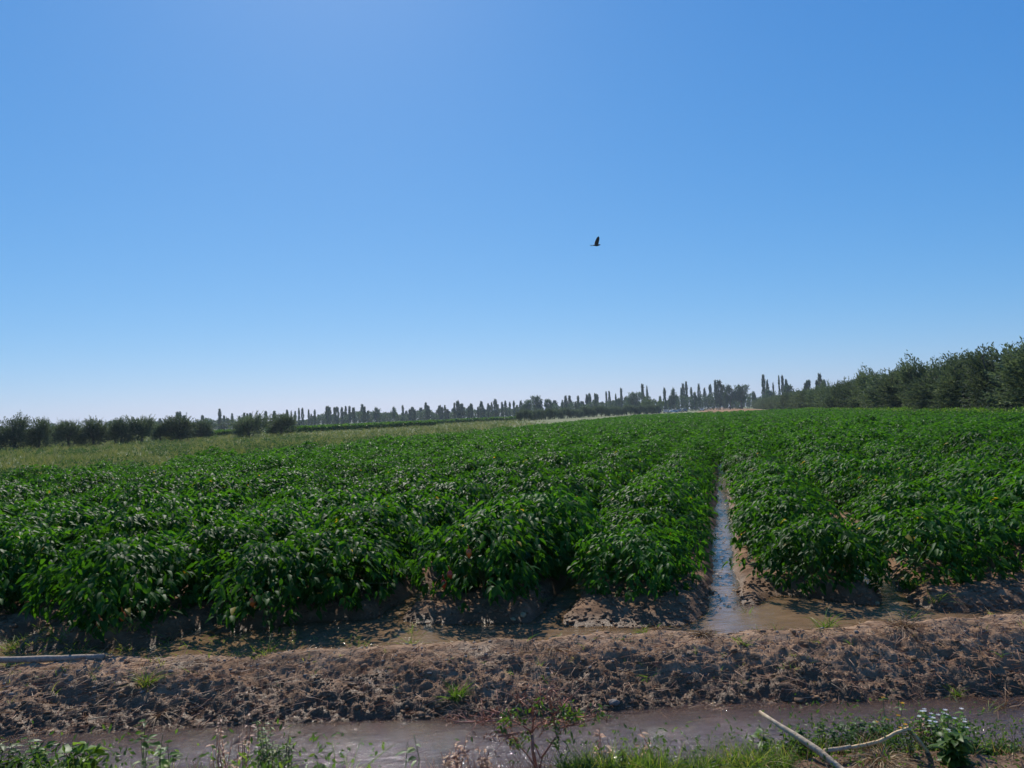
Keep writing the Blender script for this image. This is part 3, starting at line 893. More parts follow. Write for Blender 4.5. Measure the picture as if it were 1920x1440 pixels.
def vehicle(name, px, py, Y_, rz, paint, van, label, cat):
    x = aty(px, py, Y_).x
    root = empty(name, (x, Y_, 0), rz)
    tag(root, label, cat, 'vehicles parked under the far trees')
    b = MB()
    if van:
        prof = [(-2.4, .35), (2.2, .35), (2.4, .6), (2.35, 1.05), (1.75, 1.2), (1.2, 1.95), (.9, 2.08), (-2.3, 2.1), (-2.42, 1.9)]
    else:
        prof = [(-2.1, .32), (2.05, .32), (2.15, .55), (2.05, .78), (1.1, .92), (.45, 1.36), (-.7, 1.44), (-1.55, 1.05), (-2.1, .98), (-2.18, .6)]
    prism(b, prof, 1.78)
    obj('body', b.mesh('vehicle_body', paint), root)
    for sx in (-1, 1):
        g_ = MB()
        if van: q = [(1.05, 1.25), (1.55, 1.25), (1.1, 1.85), (-2.0, 1.88), (-2.05, 1.25)]
        else: q = [(.9, .96), (.38, 1.29), (-.68, 1.37), (-1.4, 1.02)]
        V = [(sx * .9, a, c) for a, c in q]
        g_.add(V, [[0, i, i + 1] for i in range(1, len(q) - 1)]); g_.add([(sx * .896, a, c) for a, c in q], [[0, i, i + 1] for i in range(1, len(q) - 1)])
        obj('side_window', g_.mesh('side_window', M['glass']), root)
    g_ = MB()
    if van: g_.add([(-.75, 1.73, 1.26), (.75, 1.73, 1.26), (.7, 1.25, 1.91), (-.7, 1.25, 1.91)], None, [[0, 1, 2, 3]])
    else: g_.add([(-.75, 1.08, .955), (.75, 1.08, .955), (.68, .47, 1.375), (-.68, .47, 1.375)], None, [[0, 1, 2, 3]])
    obj('windscreen', g_.mesh('windscreen', M['glass']), root)
    for sx in (-1, 1):
        for sy in (-1.4, 1.4):
            w_ = MB(); tube(w_, [(sx * .74, sy, .33), (sx * .93, sy, .33)], .33, 16)
            wh = obj('wheel', w_.mesh('wheel', M['rubber']), root)
            h_ = MB(); tube(h_, [(sx * .90, sy, .33), (sx * .94, sy, .33)], .2, 12); obj('rim', h_.mesh('rim', M['silver_paint']), wh)
        l_ = MB(); tube(l_, [(sx * .68, (2.3 if van else 2.02), .72), (sx * .68, (2.42 if van else 2.17), .72)], .1, 10)
        obj('headlight', l_.mesh('headlight', M['white_paint']), root)
vehicle('parked_van', 1229, 772, 326, R(97), M['dark_paint'], True, 'long dark van parked left of the cars, beside the willow', 'van')
vehicle('parked_car', 1249, 771, 332, R(160), M['silver_paint'], False, 'silver car parked just right of the dark van', 'car')
vehicle('parked_car', 1262, 771, 338, R(100), M['white_paint'], False, 'white car in the middle of the parked vehicles', 'car')
vehicle('parked_car', 1274, 770, 344, R(170), M['blue_paint'], False, 'dark blue car right of the white car', 'car')
vehicle('parked_car', 1284, 770, 350, R(175), M['dark_paint'], False, 'black car at the right end of the parked vehicles', 'car')
vehicle('parked_car', 1316, 768, 380, R(165), M['silver_paint'], False, 'grey car parked alone left of the two people', 'car')

M['skin'] = plain('skin', (.32, .19, .13), .6)
M['hair'] = plain('hair', (.03, .02, .016), .7)
M['white_cloth'] = plain('white_cloth', (.62, .60, .54), .85)
M['beige_cloth'] = plain('beige_cloth', (.36, .31, .25), .85)
def skinned(name, V, E, rad, mat, parent):
    me = bpy.data.meshes.new(name); me.from_pydata([tuple(v) for v in V], E, [])
    me.materials.append(mat)
    o = obj(name, me, parent)
    md = o.modifiers.new('skin', 'SKIN')
    for i, r_ in enumerate(rad):
        me.skin_vertices[0].data[i].radius = (r_, r_)
    me.skin_vertices[0].data[0].use_root = True
    o.modifiers.new('sub', 'SUBSURF').levels = 1; o.modifiers['sub'].render_levels = 1
    return o
def person(px, Y_, rz, arms, label):
    x = aty(px, hor(px), Y_).x
    root = empty('person', (x, Y_, 0), rz); tag(root, label, 'person')
    V, E, rad = [], [], []
    def v(p, r_, par=None):
        V.append(p); rad.append(r_)
        if par is not None: E.append((par, len(V) - 1))
        return len(V) - 1
    pel = v((0, 0, .95), .13); ch = v((0, 0, 1.28), .14, pel); nk = v((0, .01, 1.48), .055, ch); hd = v((0, .02, 1.60), .095, nk); v((0, .02, 1.70), .07, hd)
    arm_pts = {}
    for sx in (-1, 1):
        hp = v((sx * .09, 0, .88), .09, pel); kn = v((sx * .11, .03, .48), .06, hp); an = v((sx * .12, 0, .08), .042, kn); v((sx * .13, .14, .035), .04, an)
        sh = v((sx * .18, 0, 1.40), .065, ch)
        up = arms[0 if sx < 0 else 1]
        el_p = (sx * .36, .12, 1.50) if up else (sx * .24, .03, 1.12)
        wr_p = (sx * .40, .22, 1.74) if up else (sx * .25, .12, .88)
        el = v(el_p, .045, sh); wr = v(wr_p, .03, el)
        arm_pts[sx] = ((sx * .18, 0, 1.40), el_p)
        dz = .08 if up else -.08
        pm = v((wr_p[0], wr_p[1] + .01, wr_p[2] + dz), .032, wr)
        for f in range(4):
            a = v((wr_p[0] + (f - 1.5) * .02, wr_p[1] + .02, wr_p[2] + dz * 1.6), .009, pm); v((wr_p[0] + (f - 1.5) * .024, wr_p[1] + .03, wr_p[2] + dz * (2.1 + .1 * f)), .008, a)
        v((wr_p[0] - sx * .05, wr_p[1] + .03, wr_p[2] + dz * 1.1), .010, wr)
    b = skinned('body', V, E, rad, M['skin'], root)
    A = arm_pts
    skinned('shirt', [(0, 0, 1.0), (0, 0, 1.3), (0, .0, 1.42), A[-1][0], A[-1][1], A[1][0], A[1][1]], [(0, 1), (1, 2), (1, 3), (3, 4), (1, 5), (5, 6)], [.16, .17, .09, .08, .06, .08, .06], M['white_cloth'], root)
    skinned('trousers', [(0, 0, .98), (-.09, 0, .86), (-.11, .03, .48), (-.12, 0, .12), (.09, 0, .86), (.11, .03, .48), (.12, 0, .12)], [(0, 1), (1, 2), (2, 3), (0, 4), (4, 5), (5, 6)], [.155, .11, .08, .065, .11, .08, .065], M['beige_cloth'], root)
    hm = MB()
    n1, n2 = 6, 12
    Vh = [(math.cos(2 * math.pi * k / n2) * .105 * math.cos(i / n1 * 1.5), .0 + math.sin(2 * math.pi * k / n2) * .115 * math.cos(i / n1 * 1.5), 1.655 + .115 * math.sin(i / n1 * 1.5)) for i in range(n1) for k in range(n2)]
    hm.add(Vh, None, [[i * n2 + k, i * n2 + (k + 1) % n2, (i + 1) * n2 + (k + 1) % n2, (i + 1) * n2 + k] for i in range(n1 - 1) for k in range(n2)])
    obj('hair', hm.mesh('hair', M['hair'], True), root)
person(1347, 400, R(170), (True, True), 'distant person in pale clothes with raised arms on the bare field')
person(1365.5, 410, R(185), (False, False), 'distant person in pale clothes standing with arms down on the bare field')

# ------------------------------------------------------------------ bird
def bird():
    c = aty(1118.5, 459.5, 42.0)
    root = empty('flying_bird', c)
    tag(root, 'dark bird of prey flying right with wings raised in the blue sky', 'bird')
    M['feather'] = plain('dark_feather', (.02, .017, .016), .6, c2=(.055, .04, .032), scale=14)
    mb = MB()
    prof = [(-.20, .012, 0), (-.15, .030, 0), (-.06, .052, -.006), (.03, .060, -.010), (.10, .046, -.004), (.14, .034, .004), (.175, .030, .010), (.20, .018, .008), (.225, .005, -.002)]
    tube(mb, [(a, 0, z) for a, r_, z in prof], [r_ for a, r_, z in prof], 12)
    # tail fan
    T = []
    V = [(-.14, -.02, .0), (-.14, .02, .0)]
    for k in range(6):
        V.append((-.34 - .01 * math.cos(k), -.06 + .024 * k, .012))
    V2 = [(a, b, z - .035) for a, b, z in V]
    n = len(V)
    F = [[0, 2, 3], [0, 3, 4], [0, 4, 1], [1, 4, 5], [1, 5, 6], [1, 6, 7]]
    mb.add(V + V2, F + [[a + n, c_ + n, b + n] for a, b, c_ in F])
    # wings, raised high: continuous with the body
    for sy, lift, sp in ((-1, 1.0, .20), (1, 1.0, .34)):
        rows = []
        for i, (u, ch, sweep) in enumerate([(0, .19, 0), (.25, .22, .02), (.5, .215, .045), (.75, .18, .06), (.92, .12, .045), (1.0, .05, .02)]):
            y = sy * (.02 + sp * u); z = .02 + .40 * u * lift
            lead = .10 + sweep
            rows.append([(lead, y, z), (lead - ch * .5, y + sy * .01, z + .012), (lead - ch, y, z - .005), (lead - ch * .5, y + sy * .012, z - .006)])
        Vw = [q for rw in rows for q in rw]
        Qw = [[i * 4 + k, i * 4 + (k + 1) % 4, (i + 1) * 4 + (k + 1) % 4, (i + 1) * 4 + k] for i in range(5) for k in range(4)]
        mb.add(Vw, None, Qw)
    obj('body', mb.mesh('bird_body', M['feather'], True), root)
    M['beak'] = plain('beak', (.10, .08, .05), .4)
    bk = MB(); tube(bk, [(.215, 0, .0), (.235, 0, -.003), (.245, 0, -.012)], [.008, .005, .001], 6)
    obj('beak', bk.mesh('beak', M['beak']), root)
bird()

# ------------------------------------------------------------------ meadow and margin growth (uncountable)
def scatter_tufts(n, xy, per, hfun, wd, bend, seed, tones=(0, 1)):
    r = np.random.default_rng(seed)
    mb = MB()
    P = np.repeat(xy, per, 0) + r.normal(size=(len(xy) * per, 2)) * .07
    z = terrain(P[:, 0], P[:, 1])
    H = np.repeat(hfun(xy), per) * (.5 + .8 * r.random(len(P)))
    t = np.repeat(tones[0] + (tones[1] - tones[0]) * r.random(len(xy)), per)
    D = r.normal(size=(len(P), 3)) * [.35, .35, .1] + [0, 0, 1]
    blades(mb, np.column_stack([P, z]), D, H, H * wd, bend, np.clip(t + r.normal(size=len(P)) * .1, 0, 1), 2)
    return mb
r = np.random.default_rng(12)
pts = []
while len(pts) < 20000:
    y = 11 * math.exp(r.random() * 3.45); x = -y * (.78 * r.random() - .0) + 10 * (r.random() - .3)
    p, s = to_ps(x, y)
    if (p < CROP_P0 - .25 or (s > 163 and p < -7)) and x > -y * .8 - 5 and y < 340: pts.append((x, y))
pts = np.array(pts)
pn = fbm(pts[:, 0], pts[:, 1], .16, 3, 33)
mb = scatter_tufts(0, pts, 7, lambda q: (.22 + .30 * fbm(q[:, 0], q[:, 1], .25, 2, 8)) * (1 + q[:, 1] * .005), .06, .3, 3)
o = obj('meadow_grass', mb.mesh('meadow_grass', M['meadow']))
tag(o, 'half-dry meadow grass between the crop and the left olive trees', 'grass', kind='stuff')
def leafy_mass(name, pts, h, mat, n_per, L, label, seed):
    r = np.random.default_rng(seed)
    C = np.repeat(pts, n_per, 0); n = len(C)
    hh = np.repeat(h, n_per)
    P = np.column_stack([C + r.normal(size=(n, 2)) * .22, terrain(C[:, 0], C[:, 1]) + hh * r.random(n) ** .7])
    mb = MB(); leaves_quad(mb, P, r.normal(size=(n, 3)) + [0, 0, .5], r.normal(size=(n, 3)) + [0, 0, .8], L * (.6 + .8 * r.random(n)), L * .45, .2, r.random(n) * .86)
    o = obj(name, mb.mesh(name, mat)); tag(o, label, 'weeds', kind='stuff')
pts = []
while len(pts) < 2600:
    s = 30 + 130 * r.random() ** 1.6; p = CROP_P1 - .2 + 1.5 * r.random(); pts.append(row_pt(p, s))
pts = np.array(pts)
leafy_mass('weed_margin', pts, .55 + .5 * fbm(pts[:, 0], pts[:, 1], .5, 2, 2), M['weed_leaf'], 22, .17, 'light green weeds along the edge of the crop below the olive grove', 4)
pts = []
while len(pts) < 600:
    y = 15 + 75 * r.random(); x = -y * .75 * r.random() - 2
    p, s = to_ps(x, y)
    if p < CROP_P0 - .5 and vnoise(np.array([x * .35]), np.array([y * .35]), 66)[0] > .58: pts.append((x, y))
pts = np.array(pts)
leafy_mass('meadow_weeds', pts, .3 + .35 * fbm(pts[:, 0], pts[:, 1], .5, 2, 2), M['tree_leaf'], 26, .13, 'green weed patches among the half-dry meadow grass', 5)

# ------------------------------------------------------------------ berm litter, clods, grasses
r = np.random.default_rng(21)
def lumps(name, n, xf, yf, s0, s1, mat, label, seed, cat='mud clods'):
    r = np.random.default_rng(seed)
    import bmesh
    bm = bmesh.new(); bmesh.ops.create_icosphere(bm, subdivisions=1, radius=1.0)
    bv = np.array([v.co[:] for v in bm.verts]); bt = np.array([[v.index for v in f.verts] for f in bm.faces]); bm.free()
    x = xf(r, n); y = yf(r, n, x); z = terrain(x, y)
    s = s0 + (s1 - s0) * r.random(n) ** 3
    V = bv[None] * (1 + r.normal(size=(n, len(bv), 1)) * .22) * (s[:, None, None] * (np.array([1.25, 1, .62])[None, None] * (1 + r.normal(size=(n, 1, 3)) * .25)))
    a = r.random(n) * 6.283; c, sn = np.cos(a)[:, None], np.sin(a)[:, None]
    V = np.stack([V[..., 0] * c - V[..., 1] * sn, V[..., 0] * sn + V[..., 1] * c, V[..., 2]], -1) + np.stack([x, y, z], 1)[:, None]
    off = (np.arange(n) * len(bv))[:, None, None]
    me = make_mesh(name, V.reshape(-1, 3), (bt[None] + off).reshape(-1, 3), np.zeros((0, 4), np.int32), mat, None, True)
    o = obj(name, me); tag(o, label, cat, kind='stuff')
lumps('mud_clods', 9000, lambda r, n: r.random(n) * 10 - 5, lambda r, n, x: 4.80 + .42 * r.random(n) ** 1.8, .003, .015, M['mud_lump'], 'wet crumbly mud clods on the face of the ditch bank', 31)
def ridge_y(r, n, x): return 6.0 + 1.3 * r.random(n)
lumps('bank_clods', 300, lambda r, n: r.random(n) * 10 - 5, lambda r, n, x: 4.84 + .8 * r.random(n) ** 1.3, .008, .032, M['mud_lump'], 'larger broken clods lying on the face and crest of the bank', 35)
lumps('ridge_clods', 14000, lambda r, n: r.random(n) * 13 - 6.5, ridge_y, .005, .026, M['mud_lump'], 'crumbly clods on the ends of the crop ridges', 32)
lumps('top_crumbs', 2200, lambda r, n: r.random(n) * 10 - 5, lambda r, n, x: 5.1 + .75 * r.random(n), .003, .014, M['stone'], 'pale dry crumbs of earth scattered on top of the berm', 33, 'earth crumbs')

def litter(name, n, xf, yf, L0, L1, wd, mat, label, cat, seed, lift=.25, dx=1.0):
    r = np.random.default_rng(seed)
    x = xf(r, n); y = yf(r, n, x)
    D = r.normal(size=(n, 3)) * [dx, 1, lift] + (r.random((n, 1)) < .5) * np.array([[-.9, -1.2, 0]]); D[:, 2] = np.abs(D[:, 2])
    L = L0 + (L1 - L0) * r.random(n) ** 2
    mb = MB(); blades(mb, np.stack([x, y, terrain(x, y) + .004], 1), D, L, wd, .12, None, 2)
    o = obj(name, mb.mesh(name, mat)); tag(o, label, cat, kind='stuff')
litter('dry_litter', 5200, lambda r, n: r.random(n) * 10 - 5, lambda r, n, x: 4.95 + .9 * r.random(n) ** .8, .03, .17, .004, M['straw'], 'dry straw bits scattered over the berm', 'straw', 41)
litter('reddish_litter', 7000, lambda r, n: r.random(n) * 10 - 5, lambda r, n, x: 4.78 + .7 * r.random(n), .03, .17, .004, M['red_straw'], 'reddish dead grass hanging on the ditch bank', 'dead grass', 42)
litter('bank_litter', 1800, lambda r, n: r.random(n) * 7 - 3.2, lambda r, n, x: 3.75 + .3 * r.random(n), .03, .14, .004, M['straw'], 'dry straw lying on the near bank of the ditch', 'straw', 43)
litter('waterline_roots', 1500, lambda r, n: r.random(n) * 10 - 5, lambda r, n, x: 4.66 + .14 * r.random(n), .04, .16, .003, M['red_straw'], 'brown matted roots along the far waterline of the ditch', 'roots', 44, .15, 2.0)

def grass_stuff(name, n, xf, yf, per, h, label, seed, mat='grass', tones=(0, .9), wd=.06, bend=.45):
    r = np.random.default_rng(seed)
    x = xf(r, n); y = yf(r, n, x); xy = np.column_stack([x, y])
    mb = MB()
    P = np.repeat(xy, per, 0) + r.normal(size=(n * per, 2)) * .014
    H = np.repeat(h * (.5 + r.random(n)), per) * (.5 + .8 * r.random(n * per))
    t = np.repeat(tones[0] + (tones[1] - tones[0]) * r.random(n), per)
    D = r.normal(size=(len(P), 3)) * [.5, .5, .1] + [0, 0, 1]
    blades(mb, np.column_stack([P, terrain(P[:, 0], P[:, 1]) - .005]), D, H, np.clip(H * wd, .0015, .006), bend, np.clip(t + r.normal(size=len(P)) * .08, 0, 1), 3)
    o = obj(name, mb.mesh(name, M[mat])); tag(o, label, 'grass', kind='stuff')
grass_stuff('short_grass', 330, lambda r, n: .15 + 1.15 * r.random(n) ** .9, lambda r, n, x: 3.75 + .33 * r.random(n), 9, .105, 'short green grass growing on the near bank right of the reddish shrub', 51)
grass_stuff('sparse_grass', 260, lambda r, n: r.random(n) * 10 - 5, lambda r, n, x: 5.0 + 1.1 * r.random(n), 6, .06, 'sparse tiny green grass sprouting on the berm', 52)
grass_stuff('ridge_grass', 200, lambda r, n: -5.4 + 4.6 * r.random(n), lambda r, n, x: 5.7 + .6 * r.random(n), 9, .13, 'grass sprouting behind the berm at the left ridge ends', 53)

r = np.random.default_rng(91)
def bank_pts(n, p0, p1, y0, y1):
    px_ = p0 + (p1 - p0) * r.random(n); y_ = y0 + (y1 - y0) * r.random(n)
    return np.column_stack([(px_ - 960) / FPX * y_, y_])
pts = bank_pts(120, 1470, 1850, 3.99, 4.16)
leafy_mass('tangled_weeds', pts * [1, 1], .05 + .14 * fbm(pts[:, 0], pts[:, 1], 3, 2, 2), M['weed_leaf'], 34, .024, 'tangled small-leaved weeds along the near bank at right', 14)
pts = bank_pts(28, 1060, 1420, 3.8, 4.05)
leafy_mass('low_weeds', pts, .04 + .06 * fbm(pts[:, 0], pts[:, 1], 3, 2, 2), M['weed_leaf'], 24, .03, 'low weeds among the grass of the near bank', 15)
def stems_stuff(name, n, p0, p1, y0, y1, h, mat, label, seed):
    rr = np.random.default_rng(seed); pt = bank_pts(n, p0, p1, y0, y1)
    D = rr.normal(size=(n * 4, 3)) * [.28, .28, .1] + [0, 0, 1]
    P = np.repeat(pt, 4, 0) + rr.normal(size=(n * 4, 2)) * .02
    mb = MB(); blades(mb, np.column_stack([P, terrain(P[:, 0], P[:, 1])]), D, h * (.4 + .9 * rr.random(n * 4)), .0035, .2, None, 4)
    o = obj(name, mb.mesh(name, M[mat])); tag(o, label, 'stems', kind='stuff')
for nm, a0, a1, n_, lb, sd in (('corner_weeds', -40, 120, 40, 'green weeds filling the bottom left corner', 16), ('edge_weeds', 430, 580, 26, 'green weeds along the bottom edge left of the pale tuft', 17)):
    pts = bank_pts(n_, a0, a1, 3.78, 4.0)
    leafy_mass(nm, pts, .06 + .12 * fbm(pts[:, 0], pts[:, 1], 3, 2, 2), M['weed_leaf'], 26, .036, lb, sd)
stems_stuff('verge_grass', 260, 1040, 1440, 3.78, 4.12, .17, 'grass', 'upright bright grass along the verge right of the reddish shrub', 95)
stems_stuff('right_verge_grass', 120, 1440, 1900, 3.95, 4.16, .12, 'grass', 'thin green grass along the water edge at right', 96)
stems_stuff('left_verge_grass', 110, -40, 620, 3.76, 3.96, .16, 'grass', 'thin green grass along the bottom edge at left', 97)
stems_stuff('dead_stems', 90, 740, 1000, 3.8, 4.05, .13, 'red_straw', 'reddish dead stems along the near bank left of the shrub', 92)
stems_stuff('dry_stems', 120, 1040, 1900, 3.85, 4.12, .16, 'straw', 'thin dry stems standing among the near bank grass', 93)
stems_stuff('left_dead_stems', 50, 330, 560, 3.8, 3.95, .16, 'red_straw', 'thin dead stems along the bottom edge at left', 94)

def tuft(px, py, z, h, n, label, tones=(.2, .8), mat='grass', spread=.55, wmax=.007, group=None, name='grass_tuft', cat='grass tuft', bend=.5):
    c = atz(px, py, z); c.z = tz(c.x, c.y)
    r = np.random.default_rng(int(px * 7 + py))
    root_z = c.z - .01
    mb = MB(); h *= 1.3; n = int(n * 1.3)
    P = np.column_stack([r.normal(size=(n, 2)) * h * .10, np.zeros(n)])
    D = r.normal(size=(n, 3)) * [spread, spread, .1] + [0, 0, 1]
    H = h * (.45 + .65 * r.random(n))
    blades(mb, P, D, H, np.clip(H * .06, .003, wmax), bend * (.5 + r.random(n)), tones[0] + (tones[1] - tones[0]) * r.random(n), 5)
    o = obj(name, mb.mesh(name, M[mat]), None, (c.x, c.y, root_z))
    tag(o, label, cat, group or 'grass tufts around the berm')
TU = [(275, 1262, .08, .17, 46, 'yellow-green grass tuft on the berm front, right of the lying pole', (.45, .95)),
      (1552, 1178, .09, .17, 34, 'dark green spiky grass tuft on the berm behind the straw clump', (.0, .4)),
      (1620, 1150, .05, .13, 12, 'thin grass tuft standing in the still pool by the berm', (.1, .6)),
      (490, 1215, .05, .22, 60, 'tall bright grass tuft on the left slope beside the dark furrow', (.2, .8)),
      (145, 1212, .05, .16, 34, 'grass tuft rising behind the lying pole', (.3, .9)),
      (240, 1218, .05, .13, 20, 'small grass tuft at the edge of the brown pool', (.3, .9)),
      (320, 1205, .04, .12, 14, 'small grass tuft standing in front of the left brown furrow pool', (.4, .9)),
      (710, 1205, .05, .10, 26, 'low bright green tuft at the foot of the middle brown pool', (.4, .9)),
      (770, 1210, .06, .10, 22, 'low yellow-green tuft right of the middle brown pool', (.4, .95)),
      (845, 1200, .06, .14, 24, 'green tuft beside the grey stones on the berm', (.1, .6)),
      (650, 1190, .06, .14, 30, 'grass tuft left of the middle brown pool', (.2, .7)),
      (1050, 1200, .08, .08, 16, 'little green sprout on the berm crest above the dead shrub', (.3, .8)),
      (1205, 1190, .09, .09, 20, 'light green sprout on the berm crest left of the channel mouth', (.3, .8)),
      (1395, 1200, .09, .08, 26, 'bright leafy sprout on the berm right of the channel mouth', (.4, .8)),
      (1380, 1195, .09, .06, 18, 'tiny sprout on the berm nearest the channel mouth', (.3, .8)),
      (1490, 1236, .0, .05, 14, 'tiny bright sprout on the dark bank face', (.5, .9)),
      (1790, 1258, .0, .10, 22, 'light green sprout low on the bank at the right', (.3, .9)),
      (1900, 1345, -.12, .12, 18, 'thin yellowish grass growing out of the ditch water at the right edge', (.6, 1)),
      (1850, 1320, -.12, .12, 14, 'thin yellowish grass in the ditch water right of the white flowers', (.6, 1)),
      (855, 1300, -.05, .14, 60, 'soft green tuft drooping on the bank above the white waterline', (.0, .4)),
      (1705, 1150, .03, .16, 40, 'bright arching grass between the plants on the right', (.4, .9)),
      (1400, 1140, .04, .13, 22, 'fresh green tuft on the pale mud right of the channel', (.2, .7)),
      (1715, 1090, .12, .20, 26, 'arching yellow-green grass at the foot of the right crop row', (.5, .95)),
      (1750, 1120, .08, .16, 20, 'pale grass tuft under the right pepper plants', (.5, 1)),
      (1015, 1125, .05, .09, 14, 'small tuft at the mouth of the furrow beside the fallen fruit', (.4, .9)),
      (20, 1200, .06, .15, 30, 'bright grass tuft at the left edge behind the pole', (.4, .9)),
      (60, 1432, -.08, .20, 46, 'green grass tuft at the bottom left corner', (.1, .6)),
      (640, 1438, -.09, .26, 60, 'large pale green grass tuft with arching blades at the bottom edge', (.05, .4)),
      (1430, 1420, -.08, .15, 26, 'upright yellow-green tuft at the foot of the pale branch', (.4, .9)),
      (1330, 1425, -.08, .13, 40, 'bright green tuft left of the dry straw fan', (.3, .8)),
      (1090, 1425, -.08, .16, 36, 'bright green tuft just right of the reddish shrub', (.3, .8))]
for t in TU:
    tuft(*t[:5], t[5], t[6])
SU = [(1690, 1180, .10, .20, 130, 'hanging clump of pale dead roots over the crest of the berm at right', 'dead root clump'),
      (1320, 1195, .08, .12, 90, 'rusty dry clump on the berm crest left of the channel sprouts', 'dry grass clump'),
      (1425, 1434, -.08, .17, 90, 'fan of bleached straw on the near bank left of the branch', 'straw fan'),
      (1655, 1428, -.07, .15, 520, 'golden straw heap under the bent stalk', 'straw heap'),
      (1040, 1225, .05, .12, 60, 'brown dead grass standing on the berm above the reddish shrub', 'dry grass clump'),
      (300, 1330, -.08, .12, 80, 'tangled dry clump at the left waterline', 'dry grass clump'),
      (1880, 1260, .05, .2, 90, 'dark dead roots hanging on the bank at the right edge', 'dead root clump'),
      (1235, 1190, .08, .1, 50, 'brown dry tuft on the crest between the two sprouts', 'dry grass clump')]
for px, py, z, h, n, lb, ct in SU:
    tuft(px, py, z, h, n, lb, (0, .4) if 'dark' in lb else (.55, 1) if ('golden' in lb or 'bleached' in lb) else (.15, .8), 'straw', 1.1, .006, 'dry clumps along the ditch', ct.replace(' ', '_'), ct, 1.1)

r = np.random.default_rng(55)
n = 240; sp_ = 6.6 + 13 * r.random(n); pp_ = P0 + r.normal(size=n) * .10
xy = np.array([row_pt(a_, b_) for a_, b_ in zip(pp_, sp_)])
mb = MB(); leaves_quad(mb, np.column_stack([xy, np.full(n, .004)]), r.normal(size=(n, 3)) * [1, 1, .05], r.normal(size=(n, 3)) * .12 + [0, 0, 1], .03 + .05 * r.random(n), .022, .1)
o = obj('floating_leaves', mb.mesh('floating_leaves', M['straw'])); tag(o, 'dead leaves and straw floating on the water channel', 'debris', kind='stuff')
# ------------------------------------------------------------------ foreground weeds
def weed(px, py, z, h, stems, leaf, label, leafmat='weed_leaf', stemmat='green_stem', flower=None, dens=9, spread=.25, lw=.4, name='leafy_weed', cat='weed', seed=0, tones=(0, 1)):
    c = atz(px, py, z); c.z = tz(c.x, c.y) - .01
    r = np.random.default_rng(int(px * 3 + py) + seed)
    h *= 1.22; leaf *= 1.35; dens = int(dens * 1.35)
    root = empty(name, c); tag(root, label, cat, 'weeds on the near bank')
    sb, lbm, fb = MB(), MB(), MB()
    for i in range(stems):
        a = r.random() * 6.283; sp = spread * (.3 + .7 * r.random()); hh = h * (.6 + .45 * r.random())
        b0 = Vector((r.normal() * h * .08, r.normal() * h * .06, 0))
        e = b0 + Vector((math.cos(a) * sp * hh, math.sin(a) * sp * hh, hh)); m = b0.lerp(e, .5) + Vector((r.normal() * .02, r.normal() * .02, .01))
        tube(sb, [b0, m, e], [.003, .0025, .0012], 5)
        n = int(dens * (.7 + .6 * r.random()))
        t = (.15 + .85 * r.random(n))[:, None]
        P = (1 - t) ** 2 * np.array(b0) + 2 * t * (1 - t) * np.array(m) + t * t * np.array(e)
        az = r.random(n) * 6.283
        D = np.stack([np.cos(az), np.sin(az), .5 * r.random(n)], 1)
        leaves_long(lbm, P, D, np.array([[0, 0, 1.0]]) + r.normal(size=(n, 3)) * .3, leaf * (.5 + .7 * r.random(n)), leaf * lw * (.6 + .5 * r.random(n)), .3, .15, tones[0] + (tones[1] - tones[0]) * r.random(n))
        if flower:
            fb = MB(); k = 7
            az = np.arange(k) / k * 6.283
            Pf = np.repeat(np.array(e)[None], k, 0)
            leaves_quad(fb, Pf, np.stack([np.cos(az), np.sin(az), np.full(k, .35)], 1), np.array([[0, 0, 1.0]] * k), .014, .008)
            obj('flower', fb.mesh('flower', M[flower]), root)
    obj('stems', sb.mesh('weed_stems', M[stemmat]), root)
    obj('leaves', lbm.mesh('weed_leaves', M[leafmat], True), root)
    return root
weed(20, 1436, -.08, .26, 9, .05, 'leafy green weed in the bottom left corner', dens=16)
weed(70, 1438, -.08, .30, 7, .05, 'taller leafy weed next to the bottom left corner', dens=14)
weed(145, 1438, -.09, .24, 5, .085, 'weed with broad lime green leaves near the bottom left', lw=.8, dens=8, tones=(.6, .9))
weed(275, 1440, -.1, .40, 4, .05, 'tall thin weed rising above the ditch water at left', dens=12, spread=.12)
weed(310, 1438, -.1, .24, 4, .045, 'short leafy weed right of the tall thin weed', dens=11)
weed(500, 1436, -.1, .30, 16, .032, 'fine-leaved bushy green weed before the ditch water', dens=22, lw=.22)
weed(535, 1438, -.1, .26, 10, .032, 'fine-leaved weed leaning against the bushy one', dens=16, lw=.22, tones=(.2, .9))
weed(445, 1438, -.1, .32, 7, .03, 'dead brown branching weed left of the bushy green one', 'red_straw', 'red_stem', dens=12, name='dead_weed')
weed(405, 1438, -.1, .34, 4, .03, 'thin dead brown weed over the water', 'red_straw', 'red_stem', dens=8, name='dead_weed', spread=.15)
weed(770, 1436, -.1, .24, 2, .05, 'small weed with few green leaves standing over the water', dens=5, spread=.1)
weed(845, 1436, -.09, .24, 9, .03, 'reddish-brown dead weed left of the shrub', 'red_straw', 'red_stem', dens=12, name='dead_weed')
weed(905, 1436, -.09, .17, 8, .03, 'low reddish dead weed at the foot of the shrub', 'red_straw', 'red_stem', dens=12, name='dead_weed')
weed(1130, 1420, -.09, .26, 5, .03, 'thin reddish weed right of the shrub', 'red_straw', 'red_stem', dens=10, spread=.15, name='dead_weed')
weed(1210, 1425, -.09, .24, 5, .03, 'thin reddish weed in the short grass', 'red_straw', 'red_stem', dens=12, spread=.15, name='dead_weed', seed=3)
weed(1170, 1425, -.09, .16, 9, .035, 'low green weed in the short grass', dens=12)
weed(1430, 1400, -.09, .20, 4, .05, 'yellow-green leafy weed at the tip of the pale branch', dens=10, tones=(.5, .9))
